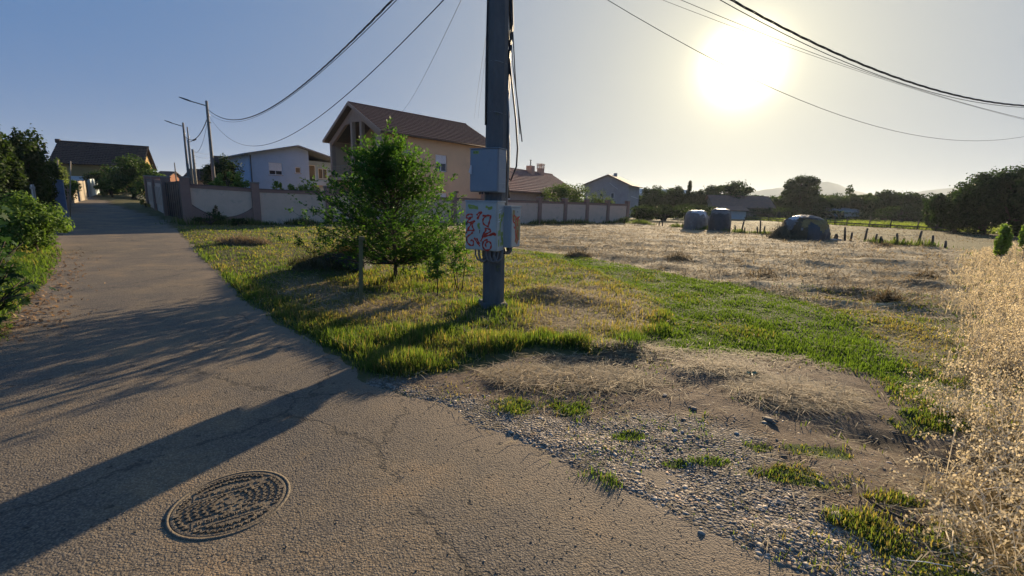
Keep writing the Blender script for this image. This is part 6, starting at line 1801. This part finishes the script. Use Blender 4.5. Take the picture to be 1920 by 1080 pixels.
# covered bales
M_TARPD = mat('dark_tarp', (.085, .08, .08), (.05, .048, .05), 3, .4, .5, 9)
M_TARPG = mat('grey_tarp', (.21, .20, .19), (.13, .125, .12), 3, .45, .5, 9, spots=(.3, .32, .33), spot_sc=1.6)
M_TARPY = mat('straw_yellow_hay', (.34, .24, .09), (.2, .14, .06), 6, .9, .8, 30)
M_TARPW = mat('white_wrap', (.62, .63, .64), (.45, .47, .5), 3, .5, .4, 9)
def draped(B, rx, ry, h, flat=.3, n=28, k=9, seed=0, x0=0, y0=0, z0=0, fold=.04):
    rg = random.Random(seed); V = []; F = []; ph = [rg.uniform(0, 6) for _ in range(4)]
    for j in range(k+1):
        f = j/k
        for i in range(n):
            a = 2*math.pi*i/n
            if f < .45: q = flat + (1-flat)*0 + (f/.45)*(.93-flat); zz = h*(1 - .10*(f/.45)**2)
            else: g = (f-.45)/.55; q = .93 + .10*g; zz = h*.9*(1-g)
            if j == 0: q = .02
            w = 1 + fold*(math.sin(a*2+ph[0]+f*2) + .5*math.sin(a*5+ph[1]-f*3) + .25*math.sin(a*11+ph[2]+f*5))*f
            V.append((x0 + rx*q*w*math.cos(a), y0 + ry*q*w*math.sin(a), z0 + zz*(1 + .02*math.sin(a*3+ph[3]))))
    for j in range(k):
        for i in range(n): a_ = j*n+i; b_ = j*n+(i+1) % n; F.append((a_, a_+n, b_+n, b_))
    B.add(V, F); return B
# hay stack with patched covers
q = ground_at(1506, 449); sx_ = q.y/FPX
t = empty('hay_stack', (q.x, q.y, q.z-.12), 0, 'patched hay stack half covered by dark and white sheets with yellow hay showing', 'hay stack')
w, h = 88*sx_, 46*sx_
def dome(rx, ry, hh, n=36, k=10, seed=0, a0=0, a1=2*math.pi, off=0, f0=0, f1=1, x0=0, y0=0):
    rg = random.Random(seed); ph = [rg.uniform(0, 6) for _ in range(4)]; V = []; F = []
    for j in range(k+1):
        f = f0 + (f1-f0)*j/k
        for i in range(n+1):
            a = a0 + (a1-a0)*i/n; e = f*math.pi/2
            w_ = 1 + .07*(math.sin(a*3+ph[0]) + .7*math.sin(a*7+ph[1]+f*6)) + .05*math.sin(f*11+a*5)
            V.append((x0 + (rx+off)*math.sin(e)**.8*w_*math.cos(a), y0 + (ry+off)*math.sin(e)**.8*w_*math.sin(a), (hh+off)*math.cos(e)**.75))
    for j in range(k):
        for i in range(n): a_ = j*(n+1)+i; F.append((a_, a_+n+1, a_+n+2, a_+1))
    return MB().add(V, F)
# one lumpy mound; every sheet lies over its own patch of it
def mound_parts(t, w, dpt, h, masks, seed, n=72, k=34, rough=.10, boxy=.75):
    A, Fv = np.meshgrid(np.linspace(0, 2*math.pi, n, endpoint=False), np.linspace(0, 1, k)); a, f = A.ravel(), Fv.ravel()
    e = f * math.pi / 2
    nx, ny, nzv = np.sin(e)**boxy*np.cos(a), np.sin(e)**boxy*np.sin(a), np.cos(e)**.7
    q = 1 + rough*((fbm(nx*1.5 + nzv, ny*1.5 - nzv, .8, seed) - .5)*2 + .45*(fbm(nx*3 - nzv*2, ny*3 + nzv, .35, seed+3) - .5)*2)
    crease = -.03*np.abs(np.sin(a*9 + f*3 + 2*fbm(nx, ny, .7, seed+5)))
    P = np.c_[nx*w/2*(q+crease*f), ny*dpt/2*(q+crease*f), nzv*h*(1 + .5*(q-1))]
    fa = []
    for j in range(k-1):
        for i in range(n): fa.append((j*n+i, (j+1)*n+i, (j+1)*n+(i+1) % n, j*n+(i+1) % n))
    fa = np.array(fa); ca, cf = np.arctan2(ny[fa].mean(1), nx[fa].mean(1)), f[fa].mean(1)
    jx, jz = nx[fa].mean(1), nzv[fa].mean(1); jit = (fbm(jx*2+5, jz*2+cf*3, .5, seed+9, 4) - .5)
    for li, (nm, m_, fn) in enumerate(masks):
        sel = fn(np.degrees(ca), cf, jit) if fn else np.ones(len(fa), bool)
        ff = fa[sel]
        if not len(ff): continue
        us = np.unique(ff); mp = -np.ones(len(P), int); mp[us] = np.arange(len(us))
        off = li*.018; V = P[us]*(1 + off/ (w/2)) + [0, 0, off*.5]
        me = np_mesh(nm, V, [mp[ff]]); link(nm, me, m_, t, True)
M_BROWNHAY = mat('brown_old_hay', (.13, .10, .06), (.07, .055, .035), 8, .95, .9, 40)
mound_parts(t, w, w*.8, h, [
 ('hay_body', M_BROWNHAY, None),
 ('yellow_hay', M_TARPY, lambda a, f, j: (a > -122 + j*60) & (a < -35 + j*50) & (f > .30 + j*.2) & (f < .78 + j*.5)),
 ('dark_cover', M_TARPD, lambda a, f, j: ((f < .34 + j*.3) & (a < 40)) | ((a > -20 + j*40) & (a < 150) & (f < .9)) | ((f > .70 + j*.5) & (a > -110) & (a < -40))),
 ('top_sheet', M_TARPG, lambda a, f, j: (f < .20 + j*.35)),
 ('white_sheet', M_TARPW, lambda a, f, j: (a > -176 + j*50) & (a < -132 + j*70) & (f > .24 + j*.4) & (f < .52 + j*.7)),
 ('flank_sheet', M_TARPG, lambda a, f, j: (a > -175) & (a < -128 + j*120) & (f > .52 + j*.6) & (f < .93)),
 ('blue_patch', M_TARPD, lambda a, f, j: (a > -112 + j*30) & (a < -92 + j*30) & (f > .26 + j*.3) & (f < .46 + j*.3)),
], 61)
MB().bar((w*.42, -.3, .12), (w*.70, -.5, .06), .05, .3).build('trailing_sheet', M_TARPW, t)
def covered(px, py, wpx, hpx, label, mats, seed, dy=0, zs=-.15):
    q = ground_at(px, py); w = wpx*q.y/FPX; h = hpx*q.y/FPX
    t = empty('covered_hay_bale', (q.x, q.y + dy, q.z + zs), R(seed*20), label, 'hay bale', 'tarpaulin-covered hay bales in the field')
    mound_parts(t, w, w*.95, h, mats, 70 + seed, 56, 30, .05, .33)
    return t
M_NET = mat('grey_net_wrap', (.20, .21, .22), (.12, .125, .14), 5, .6, .6, 20)
covered(1348, 434, 40, 45, 'upright dark tarpaulin-covered bale with a grey roped top, right of its twin', [('cover', M_TARPD, None), ('top_sheet', M_NET, lambda a, f, j: (f < .50 + j*.15) & (f > .36 + j*.15))], 1)
covered(1303, 430, 44, 38, 'greyer slumped covered bale left of and behind the dark one', [('cover', M_TARPG, None), ('pale_sheet', M_TARPW, lambda a, f, j: (f < .45 + j*.9) & (f > .2) & (a < -90)), ('hay', M_TARPY, lambda a, f, j: (f > .6 + j) & (a > -60) & (a < -20))], 2)
covered(1322, 431, 34, 31, 'middle low covered bale wedged between the two taller ones', [('cover', M_TARPG, None), ('dark_sheet', M_TARPD, lambda a, f, j: (f > .5 + j*.8))], 7, 1.2)
# side slopes of hay
q = ground_at(1506, 449)
hay_heap('hay_heap', 'low loose hay slope at left foot of the patched hay stack', q.x - w*.48, q.y - .1, w*.28, .9, h*.62, 700, ((.22, .19, .13), (.1, .09, .07)), .03, (.2, .5))

# hay clumps dotted over the mown field
for px, py, wx, lab in ((1432,523,.95,'dark hay clump in the middle of the mown field'), (1085,482,1.0,'dark green-brown hay clump right of the pole beside the track'), (1665,570,.6,'dark hay clump at the edge of the olive grass'), (1632,486,1.1,'brown tuft of hay right of the middle of the field'), (1270,490,.9,'low hay clump in the field under the covered bales'), (1740,522,.8,'hay clump near the tall dry oats'), (1404,478,.8,'small hay tuft below the patched hay stack'), (1660,462,.7,'hay tuft before the stake fence'), (1385,500,.6,'flat hay tuft left of the dark hay clump')):
    q = G(px, py)
    hay_heap('hay_clump', lab, float(q[0]), float(q[1]), wx*.5, wx*.35, .12 + .06*wx, 420, ((.22, .17, .10), (.11, .09, .055)), .014, (.1, .3), 'hay clump', 'hay clumps left lying on the mown field')
print('objects so far', len(bpy.data.objects))

# ------------------------------------------------------------------ manhole cover
def manhole():
    c = G(434, 941); x, y = float(c[0]), float(c[1]); z = float(base_z(x, y)) + float((fbm(np.array([x]), np.array([y]), 1.6, 51)[0] - .5) * .012)
    t = empty('manhole_cover', (x, y, z), R(33), 'round rusty-brown cast manhole cover with chevron relief set in the asphalt', 'manhole cover')
    M_IRON = mat('dusty_cast_iron', (.175, .14, .095), (.095, .075, .053), 9, .75, .4, 90, spots=(.20, .16, .11), spot_sc=6)
    n = 64; V = []; F = []
    prof = [(.292, -.03), (.292, .004), (.276, .006), (.274, -.006)]
    for r_, zz in prof:
        for i in range(n): a = 2*math.pi*i/n; V.append((r_*math.cos(a), r_*math.sin(a), zz))
    for j in range(3):
        for i in range(n): F.append((j*n+i, j*n+(i+1) % n, j*n+n+(i+1) % n, j*n+n+i))
    MB().add(V, F).build('frame', M_IRON, t, True)
    prof = [(.270, -.012), (.270, .0035), (.262, .005), (.255, .005), (.252, .0005), (0.0001, .0005)]; V = []; F = []
    for r_, zz in prof:
        for i in range(n): a = 2*math.pi*i/n; V.append((r_*math.cos(a), r_*math.sin(a), zz))
    for j in range(len(prof)-1):
        for i in range(n): F.append((j*n+i, j*n+(i+1) % n, j*n+n+(i+1) % n, j*n+n+i))
    MB().add(V, F).build('lid', M_IRON, t)
    # chevron studs in rings, leaving two chord bands for the lettering
    B = MB()
    for ri, (r_, m) in enumerate(((.235, 44), (.198, 37), (.162, 30), (.126, 23), (.090, 16))):
        for i in range(m):
            a = 2*math.pi*(i + .5*(ri % 2))/m; cx, cy = r_*math.cos(a), r_*math.sin(a)
            if .085 < abs(cy) < .162 and abs(cx) < .19: continue
            for s in (-1, 1):
                p0 = Vector((cx - .010*math.cos(a)*-1, cy + .010*math.sin(a), .0005)); tip = Vector((r_ + .012, 0, 0)); w = Vector((r_ - .008, s*.0125, 0))
                rot = Matrix.Rotation(a, 3, 'Z'); A_, B_ = rot @ tip, rot @ w
                B.bar((A_.x, A_.y, .004), (B_.x, B_.y, .004), .0075, .009)
    B.build('chevron_studs', M_IRON, t)['kind'] = 'stuff'
    B = MB()
    for s in (-1, 1):
        B.box((-.175, s*.124-.034, .0), (.175, s*.124+.034, .0035))
    B.build('lettering_band', M_IRON, t)
    # worn cast letters, no longer legible
    rg = random.Random(4)
    for s in (-1, 1):
        B = MB(); x0 = -.15
        while x0 < .145:
            w = rg.uniform(.012, .02); y0 = s*.124 - .013; k = rg.randrange(5)
            B.box((x0, y0, .0035), (x0+.004, y0+.026, .009))
            if k in (0, 1, 3): B.box((x0+.004, y0+.022, .0035), (x0+w, y0+.026, .009))
            if k in (1, 2, 3): B.box((x0+.004, y0, .0035), (x0+w, y0+.004, .009))
            if k in (0, 3): B.box((x0+w-.004, y0+.004, .0035), (x0+w, y0+.022, .009))
            if k in (2, 4): B.bar((x0+.004, y0+.012, .006), (x0+w, y0+.024, .006), .004, .005)
            x0 += w + rg.choice((.007, .007, .018))
        B.build('worn_lettering', M_IRON, t)
    for a in (0, math.pi): MB().box((.246*math.cos(a)-.012, -.016, .004), (.246*math.cos(a)+.012, .016, .010)).build('lifting_lug', M_IRON, t)
    B = MB()
    for i in range(7): B.tube([(.05*math.cos(i*.9), .05*math.sin(i*.9), .0), (.05*math.cos(i*.9), .05*math.sin(i*.9), .007)], .010, 7)
    B.tube([(0, 0, 0), (0, 0, .006)], .03, 12); B.build('centre_boss', M_IRON, t)
manhole()

# ------------------------------------------------------------------ small things on the earth
def rock(px, py, s, label, cols=(.26, .25, .24), flat=.55):
    q = G(px, py); v, f = ico(); rg = np.random.default_rng(int(px*7+py))
    v = v * (1 + rg.normal(0, .13, (12, 1))) * [s, s*.7, s*flat]
    me = np_mesh('stone', v, [f], {'tint': np.tile([cols], (12, 1))}); o = link('stone', me, M_STONE)
    o.location = (float(q[0]), float(q[1]), gz(float(q[0]), float(q[1])) + s*flat*.4); o.rotation_euler = (0, 0, rg.uniform(0, 6))
    tag(o, label, 'stone', 'larger stones lying on the earth')
rock(1266, 808, .032, 'largest pale blue-grey stone at the gravel edge')
rock(1279, 815, .022, 'small grey stone touching the right side of the largest stone')
rock(1284, 829, .016, 'tiny whitish stone just below the largest stone', (.4, .38, .35))
rock(1302, 770, .028, 'half-buried brown stone on the earth above the gravel', (.2, .17, .14))
rock(1246, 744, .035, 'flat grey stone between the two straw piles', (.24, .23, .22), .3)
rock(1443, 796, .060, 'long flat slab of stone under the tangled straw pile', (.17, .14, .11), .25)
rock(1432, 800, .030, 'small flat stone left of the long flat slab', (.28, .25, .2), .3)
rock(1380, 819, .022, 'light stone among the gravel right of the largest stone', (.38, .36, .33))
rock(1315, 1000, .022, 'rounded pebble in the gravel edge near the bottom', (.3, .28, .24))
rock(1240, 1003, .02, 'oval pebble at the asphalt edge near the bottom', (.3, .28, .24))
rock(1566, 975, .045, 'long pale stone at the right end of the gravel', (.3, .26, .2), .3)
# dry stick
q0, q1, q2, q3 = G(1633, 952), G(1680, 980), G(1725, 992), G(1790, 1003)
B = MB().tube([(float(q[0]), float(q[1]), gz(float(q[0]), float(q[1])) + .015) for q in (q0, G(1655, 968), q1, q2, G(1760, 999), q3)], [.007, .009, .009, .008, .006, .003], 6)
tag(B.build('stick', M_BARK, None, True), 'long thin dark stick lying on the earth at lower right', 'stick')
# pale cord at lower right
B = MB().tube([(float(q[0]), float(q[1]), gz(float(q[0]), float(q[1])) + hh) for q, hh in ((G(1818, 926), .03), (G(1860, 933), .08), (G(1905, 941), .1), (G(1990, 955), .08))], .0022, 5)
tag(B.build('cord', M_WHITE, None, True), 'thin pale cord strung over the lodged grass at lower right', 'cord')
B = MB().tube([(float(q[0]), float(q[1]), gz(float(q[0]), float(q[1])) + hh) for q, hh in ((G(1690, 1062), .01), (G(1730, 1072), .03), (G(1780, 1085), .03))], .002, 5)
tag(B.build('cord', M_WHITE, None, True), 'short pale cord end in the green patch at the bottom right', 'cord')
# two dry stalks
for a, b_, lab in (((1768, 1022), (1788, 1062), 'longer pale dry stalk crossing another at the bottom right'), ((1782, 1020), (1780, 1052), 'shorter pale dry stalk crossing another at the bottom right')):
    p, q = G(*a), G(*b_)
    o = MB().tube([(float(p[0]), float(p[1]), gz(float(p[0]), float(p[1])) + .06), (float(q[0]), float(q[1]), gz(float(q[0]), float(q[1])) + .01)], .003, 5).build('dry_stalk', mat('pale_stalk', (.6, .5, .33), rough=.7), None, True)
    tag(o, lab, 'stalk')
# scrap of green plastic
q = G(1408, 714); B = MB(); V = []; F = []
for i in range(7):
    for j in range(4): V.append((i*.018-.05, j*.018-.03, .02*math.sin(i*1.7+j)*math.cos(j*1.3) + .02))
for i in range(6):
    for j in range(3): a_ = i*4+j; F.append((a_, a_+4, a_+5, a_+1))
o = B.add(V, F).build('plastic_scrap', mat('green_plastic', (.05, .22, .13), (.03, .15, .09), 8, .4), None); o.location = (float(q[0]), float(q[1]), gz(float(q[0]), float(q[1])) + .01)
tag(o, 'crumpled scrap of green plastic on the earth beside the tangled straw', 'litter')
# litter of dry leaves at the left verge
n = 900; f = rng.random(n); base_pts = np.array(_le)
ii = rng.integers(2, len(base_pts)-1, n); P = base_pts[ii] + (base_pts[ii+1] - base_pts[ii])*f[:, None] + rng.normal(0, .28, (n, 2))
P3 = np.c_[P, ground_z(P[:, 0], P[:, 1]) + .02]; P3[:, 2] = np.maximum(P3[:, 2], base_z(P[:, 0], P[:, 1]) + .012)
L_ = rng.uniform(.03, .08, n)
o = leaves_obj('leaf_litter', leaf_cards(P3, rng.normal(0, .4, (n, 3)) + [0, 0, 1], L_, L_*.6), mixc((.35, .24, .15), (.2, .13, .08), rng.random(n)), None, M_STRAW)
tag(o, kind='stuff', label='pale dry leaves littering the left road edge', cat='leaf litter')

# ------------------------------------------------------------------ haze
HB = MB().box((-3600, -60, -8), (3600, 3600, 130))
hm = bpy.data.materials.new('haze'); hm.use_nodes = True; N = hm.node_tree.nodes; N.clear()
ho = N.new('ShaderNodeOutputMaterial'); pv = N.new('ShaderNodeVolumePrincipled')
pv.inputs['Color'].default_value = (.80, .90, 1.0, 1); pv.inputs['Density'].default_value = .00018; pv.inputs['Anisotropy'].default_value = .3
hm.node_tree.links.new(pv.outputs[0], ho.inputs['Volume'])
tag(HB.build('haze', hm), kind='stuff')
scene.cycles.volume_bounces = 0
